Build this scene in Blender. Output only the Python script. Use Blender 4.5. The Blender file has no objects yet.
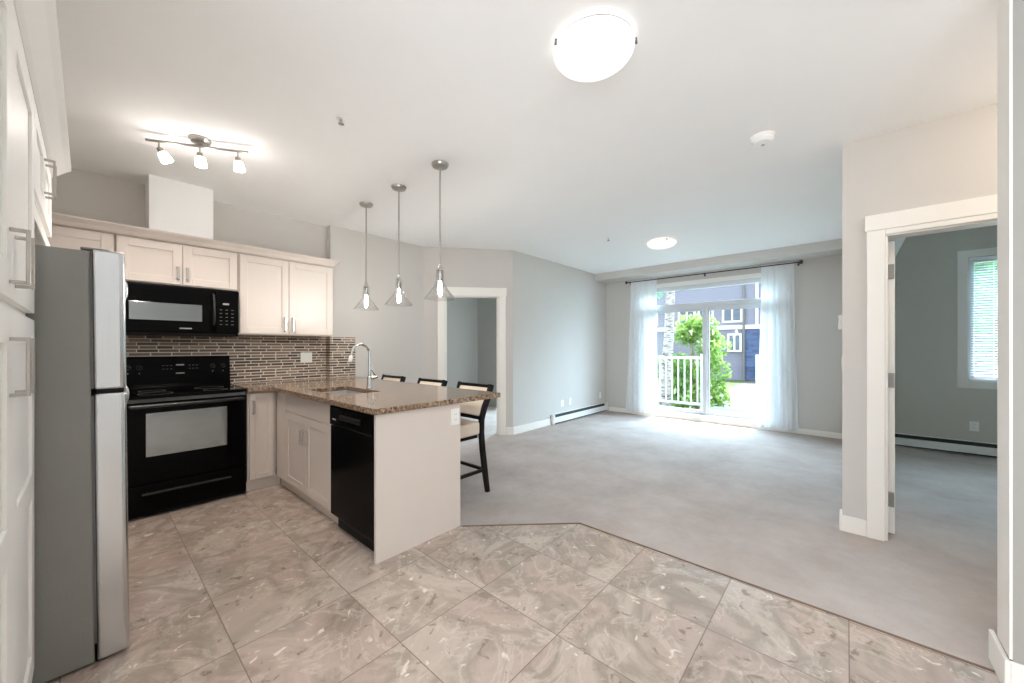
import bpy, bmesh, math, random
from mathutils import Matrix, Vector
random.seed(7)
PI = math.pi
R = math.radians
scene = bpy.context.scene
COL = scene.collection

# ---------------------------------------------------------------- camera
YAW = math.atan2(846 - 512, 376.32)            # room X axis lies this far right of the view axis
cam_d = bpy.data.cameras.new('camera')
cam = bpy.data.objects.new('camera', cam_d); COL.objects.link(cam)
cam.location = (0, 0, 1.30)
# the view axis, in room axes, points along (cos YAW ... ) between +X and +Y
fwd = Vector((math.cos(YAW), math.sin(YAW), 0))
cam.rotation_euler = (PI / 2, 0, math.atan2(fwd.y, fwd.x) - PI / 2)
fwd2 = Vector((math.cos(YAW), math.sin(YAW)))
cam_d.sensor_fit = 'HORIZONTAL'; cam_d.sensor_width = 36.0
cam_d.lens = 376.32 / 1024 * 36.0
cam_d.shift_y = (347 - 341.5) / 1024
cam_d.clip_start = 0.02; cam_d.clip_end = 200
scene.camera = cam

# ---------------------------------------------------------------- world, sun, exposure
world = bpy.data.worlds.new('World'); scene.world = world
world.use_nodes = True
wn = world.node_tree; wn.nodes.clear()
w_out = wn.nodes.new('ShaderNodeOutputWorld'); w_bg = wn.nodes.new('ShaderNodeBackground')
w_tc = wn.nodes.new('ShaderNodeTexCoord'); w_sep = wn.nodes.new('ShaderNodeSeparateXYZ')
w_mr = wn.nodes.new('ShaderNodeMapRange'); w_mix = wn.nodes.new('ShaderNodeMix'); w_mix.data_type = 'RGBA'
wn.links.new(w_tc.outputs['Generated'], w_sep.inputs[0])
wn.links.new(w_sep.outputs['X'], w_mr.inputs['Value'])
w_mr.inputs['From Min'].default_value = 0.1; w_mr.inputs['From Max'].default_value = 0.7
wn.links.new(w_mr.outputs[0], w_mix.inputs['Factor'])
w_mix.inputs['A'].default_value = (0.97, 1.03, 1.08, 1)     # hazy warm side of the sky
w_mix.inputs['B'].default_value = (4.7, 6.4, 7.7, 1)      # clear blue side beyond the patio
wn.links.new(w_mix.outputs['Result'], w_bg.inputs['Color'])
w_bg.inputs['Strength'].default_value = 1.0
wn.links.new(w_bg.outputs[0], w_out.inputs[0])

sun_d = bpy.data.lights.new('sun', 'SUN'); sun_d.energy = 5.0; sun_d.angle = R(0.6); sun_d.color = (1, 0.96, 0.9)
sun = bpy.data.objects.new('sun', sun_d); COL.objects.link(sun)
sun_dir = Vector((-0.19, 0.16, -1.0)).normalized()
sun.rotation_euler = sun_dir.to_track_quat('-Z', 'Y').to_euler()
sun.location = (12, 1, 12)

hall_d = bpy.data.lights.new('hall_ceiling_lamp', 'POINT'); hall_d.energy = 5.5; hall_d.color = (1, 0.88, 0.76); hall_d.shadow_soft_size = 0.12
hall = bpy.data.objects.new('hall_ceiling_lamp', hall_d); COL.objects.link(hall); hall.location = (2.95, -1.25, 2.5)   # lamp of the side hall, round the corner

vs = scene.view_settings
scene.display_settings.display_device = 'sRGB'
vs.view_transform = 'Standard'; vs.look = 'None'; vs.gamma = 1.0; vs.use_curve_mapping = False
vs.exposure = 1.95
scene.cycles.use_denoising = True
scene.cycles.max_bounces = 12; scene.cycles.diffuse_bounces = 8; scene.cycles.transparent_max_bounces = 24
scene.cycles.caustics_reflective = False; scene.cycles.caustics_refractive = False
scene.cycles.sample_clamp_indirect = 8.0

# ---------------------------------------------------------------- materials
def lin(c):
    c = c / 255.0
    return c / 12.92 if c <= 0.04045 else ((c + 0.055) / 1.055) ** 2.4
def rgb(r, g, b): return (lin(r), lin(g), lin(b), 1)

def base_mat(name, col, rough=0.5, metal=0.0, spec=0.5, coat=0.0):
    m = bpy.data.materials.new(name); m.use_nodes = True
    p = m.node_tree.nodes['Principled BSDF']
    p.inputs['Base Color'].default_value = col
    p.inputs['Roughness'].default_value = rough
    p.inputs['Metallic'].default_value = metal
    p.inputs['Specular IOR Level'].default_value = spec
    p.inputs['Coat Weight'].default_value = coat
    return m
def nd(m, t, **kw):
    n = m.node_tree.nodes.new(t)
    for k, v in kw.items():
        if hasattr(n, k): setattr(n, k, v)
        else: n.inputs[k].default_value = v
    return n
def lk(m, a, b): m.node_tree.links.new(a, b)
def bsdf(m): return m.node_tree.nodes['Principled BSDF']
def coords(m, scale=(1, 1, 1), rot=(0, 0, 0), out='Object'):
    tc = nd(m, 'ShaderNodeTexCoord'); mp = nd(m, 'ShaderNodeMapping')
    mp.inputs['Scale'].default_value = scale; mp.inputs['Rotation'].default_value = rot
    lk(m, tc.outputs[out], mp.inputs[0]); return mp.outputs[0]
def ramp(m, src, stops):
    r = nd(m, 'ShaderNodeValToRGB'); e = r.color_ramp.elements
    while len(e) < len(stops): e.new(0.5)
    for k, (p, c) in zip(e, stops): k.position = p; k.color = c
    lk(m, src, r.inputs[0]); return r.outputs[0]
def mixc(m, fac, a, b, mode='MIX'):
    n = nd(m, 'ShaderNodeMix', data_type='RGBA', blend_type=mode)
    for key, v in (('Factor', fac), ('A', a), ('B', b)):
        if isinstance(v, (int, float, tuple)): n.inputs[key].default_value = v
        else: lk(m, v, n.inputs[key])
    return n.outputs['Result']
def math_n(m, op, a, b=None, c=None):
    n = nd(m, 'ShaderNodeMath', operation=op)
    for i, v in enumerate((a, b, c)):
        if v is None: continue
        if isinstance(v, (int, float)): n.inputs[i].default_value = v
        else: lk(m, v, n.inputs[i])
    return n.outputs[0]
def bump(m, h, strength=0.2, dist=0.01):
    b = nd(m, 'ShaderNodeBump'); b.inputs['Strength'].default_value = strength; b.inputs['Distance'].default_value = dist
    lk(m, h, b.inputs['Height']); lk(m, b.outputs[0], bsdf(m).inputs['Normal'])
def noise(m, vec, scale, detail=4, rough=0.55, dist=0.0):
    n = nd(m, 'ShaderNodeTexNoise'); n.inputs['Scale'].default_value = scale; n.inputs['Detail'].default_value = detail
    n.inputs['Roughness'].default_value = rough; n.inputs['Distortion'].default_value = dist
    lk(m, vec, n.inputs['Vector']); return n.outputs[0]
def mottled(name, col, col2, scale=8, rough=0.5, bstr=0.0, bscale=200, **kw):
    m = base_mat(name, col, rough, **kw)
    v = coords(m); f = noise(m, v, scale)
    lk(m, mixc(m, f, col, col2), bsdf(m).inputs['Base Color'])
    if bstr: bump(m, noise(m, v, bscale, 3), bstr, 0.003)
    return m

M = {}
M['wall'] = mottled('wall_paint', rgb(203, 199, 194), rgb(207, 203, 198), 3, 0.75, 0.05, 260)
M['bedwall'] = mottled('bedroom_paint', rgb(200, 196, 187), rgb(204, 200, 191), 3, 0.75, 0.05, 260)
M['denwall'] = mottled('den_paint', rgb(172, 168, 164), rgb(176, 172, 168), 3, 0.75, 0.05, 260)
M['ceil'] = mottled('ceiling_paint', rgb(246, 246, 245), rgb(249, 249, 248), 4, 0.85, 0.12, 160)
M['trim'] = mottled('white_trim', rgb(238, 234, 228), rgb(241, 238, 232), 5, 0.4)
M['cab'] = mottled('cabinet_lacquer', rgb(216, 206, 197), rgb(220, 210, 202), 4, 0.38)
M['cabwhite'] = mottled('pantry_lacquer', rgb(244, 243, 240), rgb(246, 245, 243), 4, 0.38)
M['nickel'] = mottled('brushed_nickel', rgb(190, 186, 180), rgb(170, 166, 160), 30, 0.28, metal=1.0)
M['chrome'] = mottled('chrome', rgb(205, 205, 205), rgb(190, 190, 190), 20, 0.1, metal=1.0)
M['black'] = mottled('black_enamel', rgb(7, 7, 8), rgb(10, 10, 11), 10, 0.2, spec=0.05)
M['blackmatte'] = mottled('black_plastic', rgb(14, 14, 15), rgb(18, 18, 19), 20, 0.45, spec=0.2)
M['blackglass'] = mottled('black_glass', rgb(6, 6, 7), rgb(8, 8, 9), 10, 0.06, spec=0.07)
M['mirrorglass'] = mottled('coated_oven_glass', rgb(146, 151, 153), rgb(158, 162, 164), 4, 0.08, metal=1.0)
M['print'] = mottled('grey_print', rgb(150, 150, 150), rgb(170, 170, 170), 20, 0.5)
M['fridgeside'] = mottled('fridge_side_grey', rgb(134, 134, 130), rgb(142, 142, 138), 6, 0.38, 0.35, 120)
M['gasket'] = mottled('gasket_grey', rgb(96, 97, 97), rgb(106, 107, 107), 20, 0.6)
M['whiteplastic'] = mottled('white_plastic', rgb(240, 239, 236), rgb(244, 243, 240), 10, 0.35)
M['blacksheen'] = mottled('black_gloss_handle', rgb(16, 16, 17), rgb(20, 20, 21), 10, 0.16, spec=0.6)
M['faintprint'] = mottled('faint_print', rgb(84, 84, 84), rgb(96, 96, 96), 20, 0.5)
M['hinge'] = mottled('hinge_steel', rgb(132, 130, 126), rgb(146, 144, 140), 20, 0.45, metal=0.3)
M['shadedwall'] = mottled('shaded_wall_paint', rgb(158, 156, 150), rgb(163, 161, 155), 3, 0.75, 0.05, 260)  # wall paint darkened so the colour carries the shade on the entry wall
M['slot'] = mottled('dark_slot', rgb(60, 58, 55), rgb(70, 68, 64), 10, 0.6)
M['heater'] = mottled('heater_enamel', rgb(232, 233, 231), rgb(237, 238, 236), 6, 0.4)
M['heaterdark'] = mottled('heater_fins_slot_shade', rgb(45, 46, 46), rgb(60, 60, 60), 60, 0.6)
M['wood'] = mottled('espresso_wood', rgb(17, 14, 13), rgb(24, 19, 17), 14, 0.35, spec=0.25)
M['fabric'] = mottled('cream_upholstery', rgb(222, 208, 190), rgb(232, 219, 202), 60, 0.85, 0.2, 400)
M['rod'] = mottled('black_rod_metal', rgb(28, 27, 27), rgb(38, 37, 36), 30, 0.4)
M['steelpan'] = mottled('sink_steel', rgb(226, 224, 221), rgb(216, 213, 210), 12, 0.4, metal=1.0)

# stainless fridge doors: vertical brushing
m = base_mat('stainless_door', rgb(205, 207, 208), 0.27, 1.0)
v = coords(m, (160, 160, 1)); f = noise(m, v, 2.0, 3)
lk(m, mixc(m, f, rgb(198, 201, 203), rgb(214, 216, 218)), bsdf(m).inputs['Base Color']); M['stainless'] = m

# carpet
m = base_mat('carpet_pile', rgb(196, 186, 181), 0.95, spec=0.1)
v = coords(m); f1 = noise(m, v, 2.2, 7, 0.68); f2 = noise(m, v, 220, 2)
c = ramp(m, f1, [(0.32, rgb(178, 166, 159)), (0.5, rgb(191, 180, 174)), (0.68, rgb(203, 193, 188))])
c = mixc(m, math_n(m, 'MULTIPLY', f2, 0.3), c, rgb(172, 163, 158))
lk(m, c, bsdf(m).inputs['Base Color']); bump(m, f2, 0.5, 0.006); M['carpet'] = m

# marble tiles
m = base_mat('marble_tile', rgb(200, 182, 168), 0.14)
tc = nd(m, 'ShaderNodeTexCoord'); sp = nd(m, 'ShaderNodeSeparateXYZ'); lk(m, tc.outputs['Object'], sp.inputs[0])
PITCH = 0.4925
ux = math_n(m, 'DIVIDE', math_n(m, 'SUBTRACT', sp.outputs[0], 0.42 - 20 * PITCH), PITCH)
uy = math_n(m, 'DIVIDE', math_n(m, 'SUBTRACT', sp.outputs[1], -0.01 - 20 * PITCH), PITCH)
def edge_d(u):
    fr = math_n(m, 'FRACT', u)
    return math_n(m, 'MULTIPLY', math_n(m, 'MINIMUM', fr, math_n(m, 'SUBTRACT', 1.0, fr)), PITCH)
ed = math_n(m, 'MINIMUM', edge_d(ux), edge_d(uy))
grout = math_n(m, 'LESS_THAN', ed, 0.0022)
cell = nd(m, 'ShaderNodeCombineXYZ'); lk(m, math_n(m, 'FLOOR', ux), cell.inputs[0]); lk(m, math_n(m, 'FLOOR', uy), cell.inputs[1])
wnz = nd(m, 'ShaderNodeTexWhiteNoise', noise_dimensions='3D'); lk(m, cell.outputs[0], wnz.inputs['Vector'])
offs = nd(m, 'ShaderNodeVectorMath', operation='MULTIPLY_ADD'); lk(m, wnz.outputs['Color'], offs.inputs[0])
offs.inputs[1].default_value = (9, 9, 9); lk(m, tc.outputs['Object'], offs.inputs[2])
vec = offs.outputs[0]
n1 = noise(m, vec, 1.7, 9, 0.60, 0.9); n2 = noise(m, vec, 2.6, 7, 0.62, 1.5); n3 = noise(m, vec, 15, 3, 0.6, 0.6)
c = ramp(m, n1, [(0.28, rgb(136, 121, 110)), (0.38, rgb(176, 159, 147)), (0.46, rgb(192, 173, 162)), (0.52, rgb(168, 155, 142)), (0.60, rgb(198, 183, 171)), (0.70, rgb(182, 169, 156))])
c = mixc(m, ramp(m, n2, [(0.50, (0, 0, 0, 1)), (0.53, (.38, .38, .38, 1)), (0.56, (0, 0, 0, 1))]), c, rgb(222, 209, 196))
c = mixc(m, ramp(m, n3, [(0.63, (0, 0, 0, 1)), (0.69, (.8, .8, .8, 1))]), c, rgb(140, 124, 112))
c = mixc(m, ramp(m, n3, [(0.30, (.9, .9, .9, 1)), (0.36, (0, 0, 0, 1))]), c, rgb(232, 222, 212))
tone = mixc(m, 0.10, c, wnz.outputs['Value'], 'SOFT_LIGHT')
c = mixc(m, grout, tone, rgb(128, 112, 100))
lk(m, c, bsdf(m).inputs['Base Color'])
lk(m, math_n(m, 'MULTIPLY_ADD', grout, 0.5, 0.13), bsdf(m).inputs['Roughness'])
bump(m, math_n(m, 'SUBTRACT', 1.0, grout), 0.3, 0.002)
M['tile'] = m

# granite
m = base_mat('brown_granite', rgb(160, 130, 105), 0.1)
v = coords(m); n1 = noise(m, v, 52, 6, 0.7); n2 = noise(m, v, 110, 3, 0.7); vo = nd(m, 'ShaderNodeTexVoronoi'); vo.inputs['Scale'].default_value = 70; lk(m, v, vo.inputs['Vector'])
c = ramp(m, n1, [(0.36, rgb(54, 42, 34)), (0.46, rgb(122, 100, 82)), (0.55, rgb(154, 131, 110)), (0.68, rgb(184, 164, 142))])
c = mixc(m, ramp(m, n2, [(0.58, (0, 0, 0, 1)), (0.66, (.85, .85, .85, 1))]), c, rgb(62, 48, 40))
c = mixc(m, ramp(m, vo.outputs['Distance'], [(0.05, (.5, .5, .5, 1)), (0.25, (0, 0, 0, 1))]), c, rgb(214, 198, 178))
lk(m, c, bsdf(m).inputs['Base Color']); M['granite'] = m

# mosaic backsplash: thin stacked glass and stone strips
m = base_mat('strip_mosaic', rgb(130, 110, 95), 0.25, spec=0.3)
tc = nd(m, 'ShaderNodeTexCoord'); sp = nd(m, 'ShaderNodeSeparateXYZ'); lk(m, tc.outputs['Object'], sp.inputs[0])
cb = nd(m, 'ShaderNodeCombineXYZ'); lk(m, sp.outputs[0], cb.inputs[0]); lk(m, sp.outputs[2], cb.inputs[1])
br = nd(m, 'ShaderNodeTexBrick', offset=0.37, offset_frequency=2, squash=0.8, squash_frequency=3)
lk(m, cb.outputs[0], br.inputs['Vector']); br.inputs['Scale'].default_value = 1.0
br.inputs['Color1'].default_value = rgb(78, 64, 55); br.inputs['Color2'].default_value = rgb(156, 138, 122)
br.inputs['Mortar'].default_value = rgb(226, 216, 204); br.inputs['Mortar Size'].default_value = 0.0042
br.inputs['Mortar Smooth'].default_value = 0.1; br.inputs['Brick Width'].default_value = 0.14; br.inputs['Row Height'].default_value = 0.0305
br.inputs['Bias'].default_value = -0.1
lk(m, br.outputs['Color'], bsdf(m).inputs['Base Color'])
lk(m, math_n(m, 'MULTIPLY_ADD', br.outputs['Fac'], 0.5, 0.3), bsdf(m).inputs['Roughness'])
bump(m, math_n(m, 'SUBTRACT', 1.0, br.outputs['Fac']), 0.4, 0.002); M['mosaic'] = m

def thin_glass(name, tint=(0.97, 0.99, 1, 1), ior=4.0, strength=0.6):
    m = bpy.data.materials.new(name); m.use_nodes = True; nt = m.node_tree; nt.nodes.clear()
    o = nt.nodes.new('ShaderNodeOutputMaterial'); t = nt.nodes.new('ShaderNodeBsdfTransparent'); g = nt.nodes.new('ShaderNodeBsdfGlossy')
    mx = nt.nodes.new('ShaderNodeMixShader'); lw = nt.nodes.new('ShaderNodeLayerWeight'); lw.inputs['Blend'].default_value = 0.5
    fr = nt.nodes.new('ShaderNodeMath'); fr.operation = 'POWER'; fr.inputs[1].default_value = ior; nt.links.new(lw.outputs['Facing'], fr.inputs[0])
    ml = nt.nodes.new('ShaderNodeMath'); ml.operation = 'MULTIPLY_ADD'; ml.inputs[1].default_value = strength; ml.inputs[2].default_value = 0.03
    t.inputs[0].default_value = tint; g.inputs['Roughness'].default_value = 0.03
    nt.links.new(fr.outputs[0], ml.inputs[0]); nt.links.new(ml.outputs[0], mx.inputs[0])
    nt.links.new(t.outputs[0], mx.inputs[1]); nt.links.new(g.outputs[0], mx.inputs[2]); nt.links.new(mx.outputs[0], o.inputs[0])
    return m
M['pane'] = thin_glass('window_glass')
M['shade'] = thin_glass('clear_shade_glass', (0.97, 0.97, 0.97, 1), 2.2, 0.55)

def emis(name, col, strength, base=(0.9, 0.9, 0.9, 1)):
    m = base_mat(name, base, 0.3); p = bsdf(m)
    p.inputs['Emission Color'].default_value = col; p.inputs['Emission Strength'].default_value = strength
    v = coords(m); n = noise(m, v, 12, 2)
    lk(m, mixc(m, n, base, (base[0] * .95, base[1] * .95, base[2] * .95, 1)), p.inputs['Base Color'])
    return m
M['lampglass'] = emis('lit_opal_glass', (1, 0.96, 0.92, 1), 0.19)
M['lampglass2'] = emis('lit_opal_glass_far', (1, 0.88, 0.82, 1), 0.17)
M['bulb'] = emis('lit_bulb', (1, 0.97, 0.93, 1), 105.0)
M['spotglass'] = emis('lit_spot_glass', (1, 0.93, 0.88, 1), 7.0)
M['spotglassdim'] = emis('tilted_spot_glass', (1, 0.92, 0.86, 1), 9.0)

# sheer curtain: diffuse + translucent cloth with a little see-through
m = bpy.data.materials.new('sheer_voile'); m.use_nodes = True; nt = m.node_tree; nt.nodes.clear()
o = nt.nodes.new('ShaderNodeOutputMaterial'); d = nt.nodes.new('ShaderNodeBsdfDiffuse'); t = nt.nodes.new('ShaderNodeBsdfTranslucent'); tr = nt.nodes.new('ShaderNodeBsdfTransparent')
a = nt.nodes.new('ShaderNodeMixShader'); b = nt.nodes.new('ShaderNodeMixShader')
d.inputs[0].default_value = rgb(240, 242, 242); t.inputs[0].default_value = rgb(232, 238, 242)
a.inputs[0].default_value = 0.27; b.inputs[0].default_value = 0.05
nt.links.new(d.outputs[0], a.inputs[1]); nt.links.new(t.outputs[0], a.inputs[2]); nt.links.new(a.outputs[0], b.inputs[1]); nt.links.new(tr.outputs[0], b.inputs[2]); nt.links.new(b.outputs[0], o.inputs[0])
wv = nt.nodes.new('ShaderNodeTexNoise'); wv.inputs['Scale'].default_value = 300
mxw = nt.nodes.new('ShaderNodeMix'); mxw.data_type = 'RGBA'; mxw.inputs['A'].default_value = rgb(236, 239, 240); mxw.inputs['B'].default_value = rgb(245, 246, 246)
nt.links.new(wv.outputs[0], mxw.inputs['Factor']); nt.links.new(mxw.outputs['Result'], d.inputs[0]); M['sheer'] = m

# outdoors
def leafmat(name, c1, c2, tl=0.35):
    m = bpy.data.materials.new(name); m.use_nodes = True; nt = m.node_tree; nt.nodes.clear()
    o = nt.nodes.new('ShaderNodeOutputMaterial'); d = nt.nodes.new('ShaderNodeBsdfDiffuse'); t = nt.nodes.new('ShaderNodeBsdfTranslucent'); a = nt.nodes.new('ShaderNodeMixShader')
    n = nt.nodes.new('ShaderNodeTexNoise'); n.inputs['Scale'].default_value = 5; tcx = nt.nodes.new('ShaderNodeTexCoord'); nt.links.new(tcx.outputs['Object'], n.inputs[0])
    mx = nt.nodes.new('ShaderNodeMix'); mx.data_type = 'RGBA'; mx.inputs['A'].default_value = c1; mx.inputs['B'].default_value = c2
    nt.links.new(n.outputs[0], mx.inputs['Factor'])
    for s in (d, t): nt.links.new(mx.outputs['Result'], s.inputs[0])
    a.inputs[0].default_value = tl; nt.links.new(d.outputs[0], a.inputs[1]); nt.links.new(t.outputs[0], a.inputs[2]); nt.links.new(a.outputs[0], o.inputs[0])
    return m
M['leaf'] = leafmat('shrub_leaf', rgb(88, 134, 52), rgb(170, 196, 122))
M['leafdark'] = leafmat('tree_leaf', rgb(86, 132, 96), rgb(150, 190, 150))
M['bark'] = mottled('shrub_bark', rgb(120, 96, 78), rgb(150, 124, 102), 20, 0.9)
m = base_mat('birch_bark', rgb(225, 220, 212), 0.8)
v = coords(m, (1, 1, 5)); n = noise(m, v, 7, 4, 0.6)
lk(m, ramp(m, n, [(0.38, rgb(52, 46, 44)), (0.48, rgb(150, 146, 142)), (0.7, rgb(172, 168, 164))]), bsdf(m).inputs['Base Color']); M['birch'] = m
m = base_mat('lavender_siding', rgb(176, 172, 190), 0.7)
v = coords(m); sp = nd(m, 'ShaderNodeSeparateXYZ'); lk(m, v, sp.inputs[0]); fr = math_n(m, 'FRACT', math_n(m, 'DIVIDE', sp.outputs[2], 0.16))
lk(m, ramp(m, fr, [(0.0, rgb(80, 84, 104)), (0.1, rgb(118, 120, 140)), (1.0, rgb(122, 124, 144))]), bsdf(m).inputs['Base Color']); M['siding'] = m
m = base_mat('slate_brick', rgb(86, 98, 128), 0.8)
v = coords(m); sp = nd(m, 'ShaderNodeSeparateXYZ'); lk(m, v, sp.inputs[0]); cb = nd(m, 'ShaderNodeCombineXYZ'); lk(m, sp.outputs[1], cb.inputs[0]); lk(m, sp.outputs[2], cb.inputs[1])
br = nd(m, 'ShaderNodeTexBrick'); lk(m, cb.outputs[0], br.inputs['Vector']); br.inputs['Scale'].default_value = 1
br.inputs['Color1'].default_value = rgb(42, 62, 104); br.inputs['Color2'].default_value = rgb(70, 92, 134); br.inputs['Mortar'].default_value = rgb(70, 80, 106)
br.inputs['Brick Width'].default_value = 0.45; br.inputs['Row Height'].default_value = 0.18; br.inputs['Mortar Size'].default_value = 0.015
lk(m, br.outputs['Color'], bsdf(m).inputs['Base Color']); M['brick'] = m
M['housewin'] = mottled('house_window_glass', rgb(60, 76, 98), rgb(84, 100, 122), 2, 0.1)
M['lawn'] = mottled('lawn', rgb(62, 82, 48), rgb(88, 104, 66), 6, 0.95, 0.4, 60)
M['concrete'] = mottled('pale_concrete', rgb(86, 85, 88), rgb(94, 93, 96), 5, 0.9, 0.1, 60)
M['deck'] = mottled('grey_decking', rgb(50, 56, 64), rgb(64, 70, 78), 9, 0.85, 0.2, 40)
M['vinyl'] = mottled('white_vinyl', rgb(206, 209, 213), rgb(212, 215, 218), 6, 0.4)
M['roofing'] = mottled('pale_roofing', rgb(190, 190, 200), rgb(205, 205, 214), 8, 0.9)
M['slat'] = mottled('blind_slat', rgb(240, 243, 246), rgb(246, 248, 250), 10, 0.5)
M['strip'] = mottled('carpet_edge_strip', rgb(112, 92, 78), rgb(128, 106, 90), 30, 0.7)

# ---------------------------------------------------------------- geometry helpers
def bx(bm, x0, x1, y0, y1, z0, z1):
    if x0 > x1: x0, x1 = x1, x0
    if y0 > y1: y0, y1 = y1, y0
    if z0 > z1: z0, z1 = z1, z0
    vs_ = [bm.verts.new(p) for p in ((x0, y0, z0), (x1, y0, z0), (x1, y1, z0), (x0, y1, z0), (x0, y0, z1), (x1, y0, z1), (x1, y1, z1), (x0, y1, z1))]
    for f in ((3, 2, 1, 0), (4, 5, 6, 7), (0, 1, 5, 4), (1, 2, 6, 5), (2, 3, 7, 6), (3, 0, 4, 7)): bm.faces.new([vs_[i] for i in f])
    return bm
def B(*boxes):
    bm = bmesh.new()
    for b_ in boxes: bx(bm, *b_)
    return bm
def tube(bm, pts, rad, seg=12, caps=True):
    pts = [Vector(p) for p in pts]; rings = []
    rr = rad if isinstance(rad, (list, tuple)) else [rad] * len(pts)
    up = None
    for i, p in enumerate(pts):
        t = (pts[min(i + 1, len(pts) - 1)] - pts[max(i - 1, 0)]).normalized()
        if up is None:
            up = Vector((0, 0, 1)) if abs(t.z) < 0.9 else Vector((1, 0, 0))
        a_ = t.cross(up).normalized(); b_ = a_.cross(t).normalized(); up = b_
        rings.append([bm.verts.new(p + (a_ * math.cos(2 * PI * k / seg) + b_ * math.sin(2 * PI * k / seg)) * rr[i]) for k in range(seg)])
    for i in range(len(rings) - 1):
        for k in range(seg): bm.faces.new((rings[i][k], rings[i][(k + 1) % seg], rings[i + 1][(k + 1) % seg], rings[i + 1][k]))
    if caps:
        bm.faces.new(rings[0][::-1]); bm.faces.new(rings[-1])
    return bm
def T(pts, rad, seg=12):
    return tube(bmesh.new(), pts, rad, seg)
def lathe(profile, seg=32, cx=0, cy=0, bm=None, closed=False):
    bm = bm or bmesh.new(); rings = []
    for r, z in profile:
        if r < 1e-6: rings.append([bm.verts.new((cx, cy, z))])
        else: rings.append([bm.verts.new((cx + r * math.cos(2 * PI * k / seg), cy + r * math.sin(2 * PI * k / seg), z)) for k in range(seg)])
    pairs = list(zip(rings[:-1], rings[1:]))
    if closed: pairs.append((rings[-1], rings[0]))
    for a_, b_ in pairs:
        for k in range(seg):
            k2 = (k + 1) % seg
            if len(a_) == 1 and len(b_) == 1: continue
            if len(a_) == 1: bm.faces.new((a_[0], b_[k2], b_[k]))
            elif len(b_) == 1: bm.faces.new((a_[k], a_[k2], b_[0]))
            else: bm.faces.new((a_[k], a_[k2], b_[k2], b_[k]))
    return bm
def prism(poly, z0, z1, bm=None):
    bm = bm or bmesh.new()
    lo = [bm.verts.new((x, y, z0)) for x, y in poly]; hi = [bm.verts.new((x, y, z1)) for x, y in poly]
    n = len(poly); bm.faces.new(lo[::-1]); bm.faces.new(hi)
    for i in range(n): bm.faces.new((lo[i], lo[(i + 1) % n], hi[(i + 1) % n], hi[i]))
    return bm
def extrude_profile(bm, prof, path0, path1, axis):
    """prof: list of (d,z); swept straight from path0 to path1 along 'x' or 'y' with d on the other axis"""
    a_ = []; b_ = []
    for d_, z_ in prof:
        a_.append(bm.verts.new((path0, d_, z_) if axis == 'x' else (d_, path0, z_)))
        b_.append(bm.verts.new((path1, d_, z_) if axis == 'x' else (d_, path1, z_)))
    n = len(prof)
    for i in range(n): bm.faces.new((a_[i], a_[(i + 1) % n], b_[(i + 1) % n], b_[i]))
    bm.faces.new(a_[::-1]); bm.faces.new(b_)
    return bm
def obj(name, bm, mat, parent=None, bev=0.0, smooth=False, seg=2, loc=None):
    bmesh.ops.recalc_face_normals(bm, faces=bm.faces)
    me = bpy.data.meshes.new(name); bm.to_mesh(me); bm.free()
    o_ = bpy.data.objects.new(name, me); COL.objects.link(o_)
    me.materials.append(mat)
    if parent is not None: o_.parent = parent
    if loc is not None: o_.location = loc
    if bev:
        md = o_.modifiers.new('bevel', 'BEVEL'); md.width = bev; md.segments = seg; md.limit_method = 'ANGLE'; md.angle_limit = R(40)
    if smooth:
        for p_ in me.polygons: p_.use_smooth = True
        try: me.set_sharp_from_angle(angle=R(40))
        except Exception: pass
    return o_
def tag(o_, label, cat, group=None):
    o_['label'] = label; o_['category'] = cat
    if group: o_['group'] = group
    return o_
def thing(name, label, cat, loc=(0, 0, 0), rotz=0.0, group=None):
    o_ = bpy.data.objects.new(name, None); COL.objects.link(o_)
    o_.empty_display_size = 0.1; o_.location = loc; o_.rotation_euler = (0, 0, rotz)
    return tag(o_, label, cat, group)
def struct(name, bm, mat, parent=None, bev=0.0, label=None):
    o_ = obj(name, bm, mat, parent, bev)
    if parent is None: o_['kind'] = 'structure'
    if label: o_['label'] = label
    return o_
def dup(root, loc, label, group=None):
    r_ = root.copy(); COL.objects.link(r_); r_.location = loc; r_['label'] = label
    if group: r_['group'] = group
    for ch in list(root.children):
        c_ = ch.copy(); COL.objects.link(c_); c_.parent = r_
        for g_ in ch.children:
            d_ = g_.copy(); COL.objects.link(d_); d_.parent = c_
    return r_
def wbox(name, boxes, mat, bev=0.0): return struct(name, B(*boxes), mat, None, bev)
CZ = 2.73

# ---------------------------------------------------------------- setting: shell
tile_poly = [(-0.9, -3), (2.405, -3), (2.405, 1.465), (1.80, 2.08), (1.80, 4.62), (-0.9, 4.62)]
carpet_poly = [(2.405, -3), (7.05, -3), (7.05, 7.0), (1.80, 7.0), (1.80, 2.08), (2.405, 1.465)]
struct('floor', prism(tile_poly, -0.10, 0.0), M['tile'], label='beige polished marble tile floor of the kitchen and entry')
struct('floor.001', prism(carpet_poly, -0.10, 0.004), M['carpet'], label='pale grey carpet of the living room')
bm = bmesh.new()
sn = []
for a_, b_ in (((2.405, -0.45), (2.405, 1.465)), ((2.405, 1.465), (1.80, 2.08))):
    va = Vector(a_); vb = Vector(b_); d_ = (vb - va).normalized(); n_ = Vector((-d_.y, d_.x)) * 0.004
    prism([tuple(va - n_), tuple(vb - n_), tuple(vb + n_), tuple(va + n_)], 0.0, 0.006, bm)
struct('trim_1', bm, M['strip'])
wbox('ceiling', [(-0.9, 7.25, -3, 7.0, CZ, CZ + 0.15)], M['ceil'])
wbox('wall_left', [(-0.90, -0.78, 0.9, 4.62, 0, CZ)], M['wall'])
struct('wall_kitchen', B((-0.9, 1.885, 4.62, 4.75, 0, CZ)), M['wall'])
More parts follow.
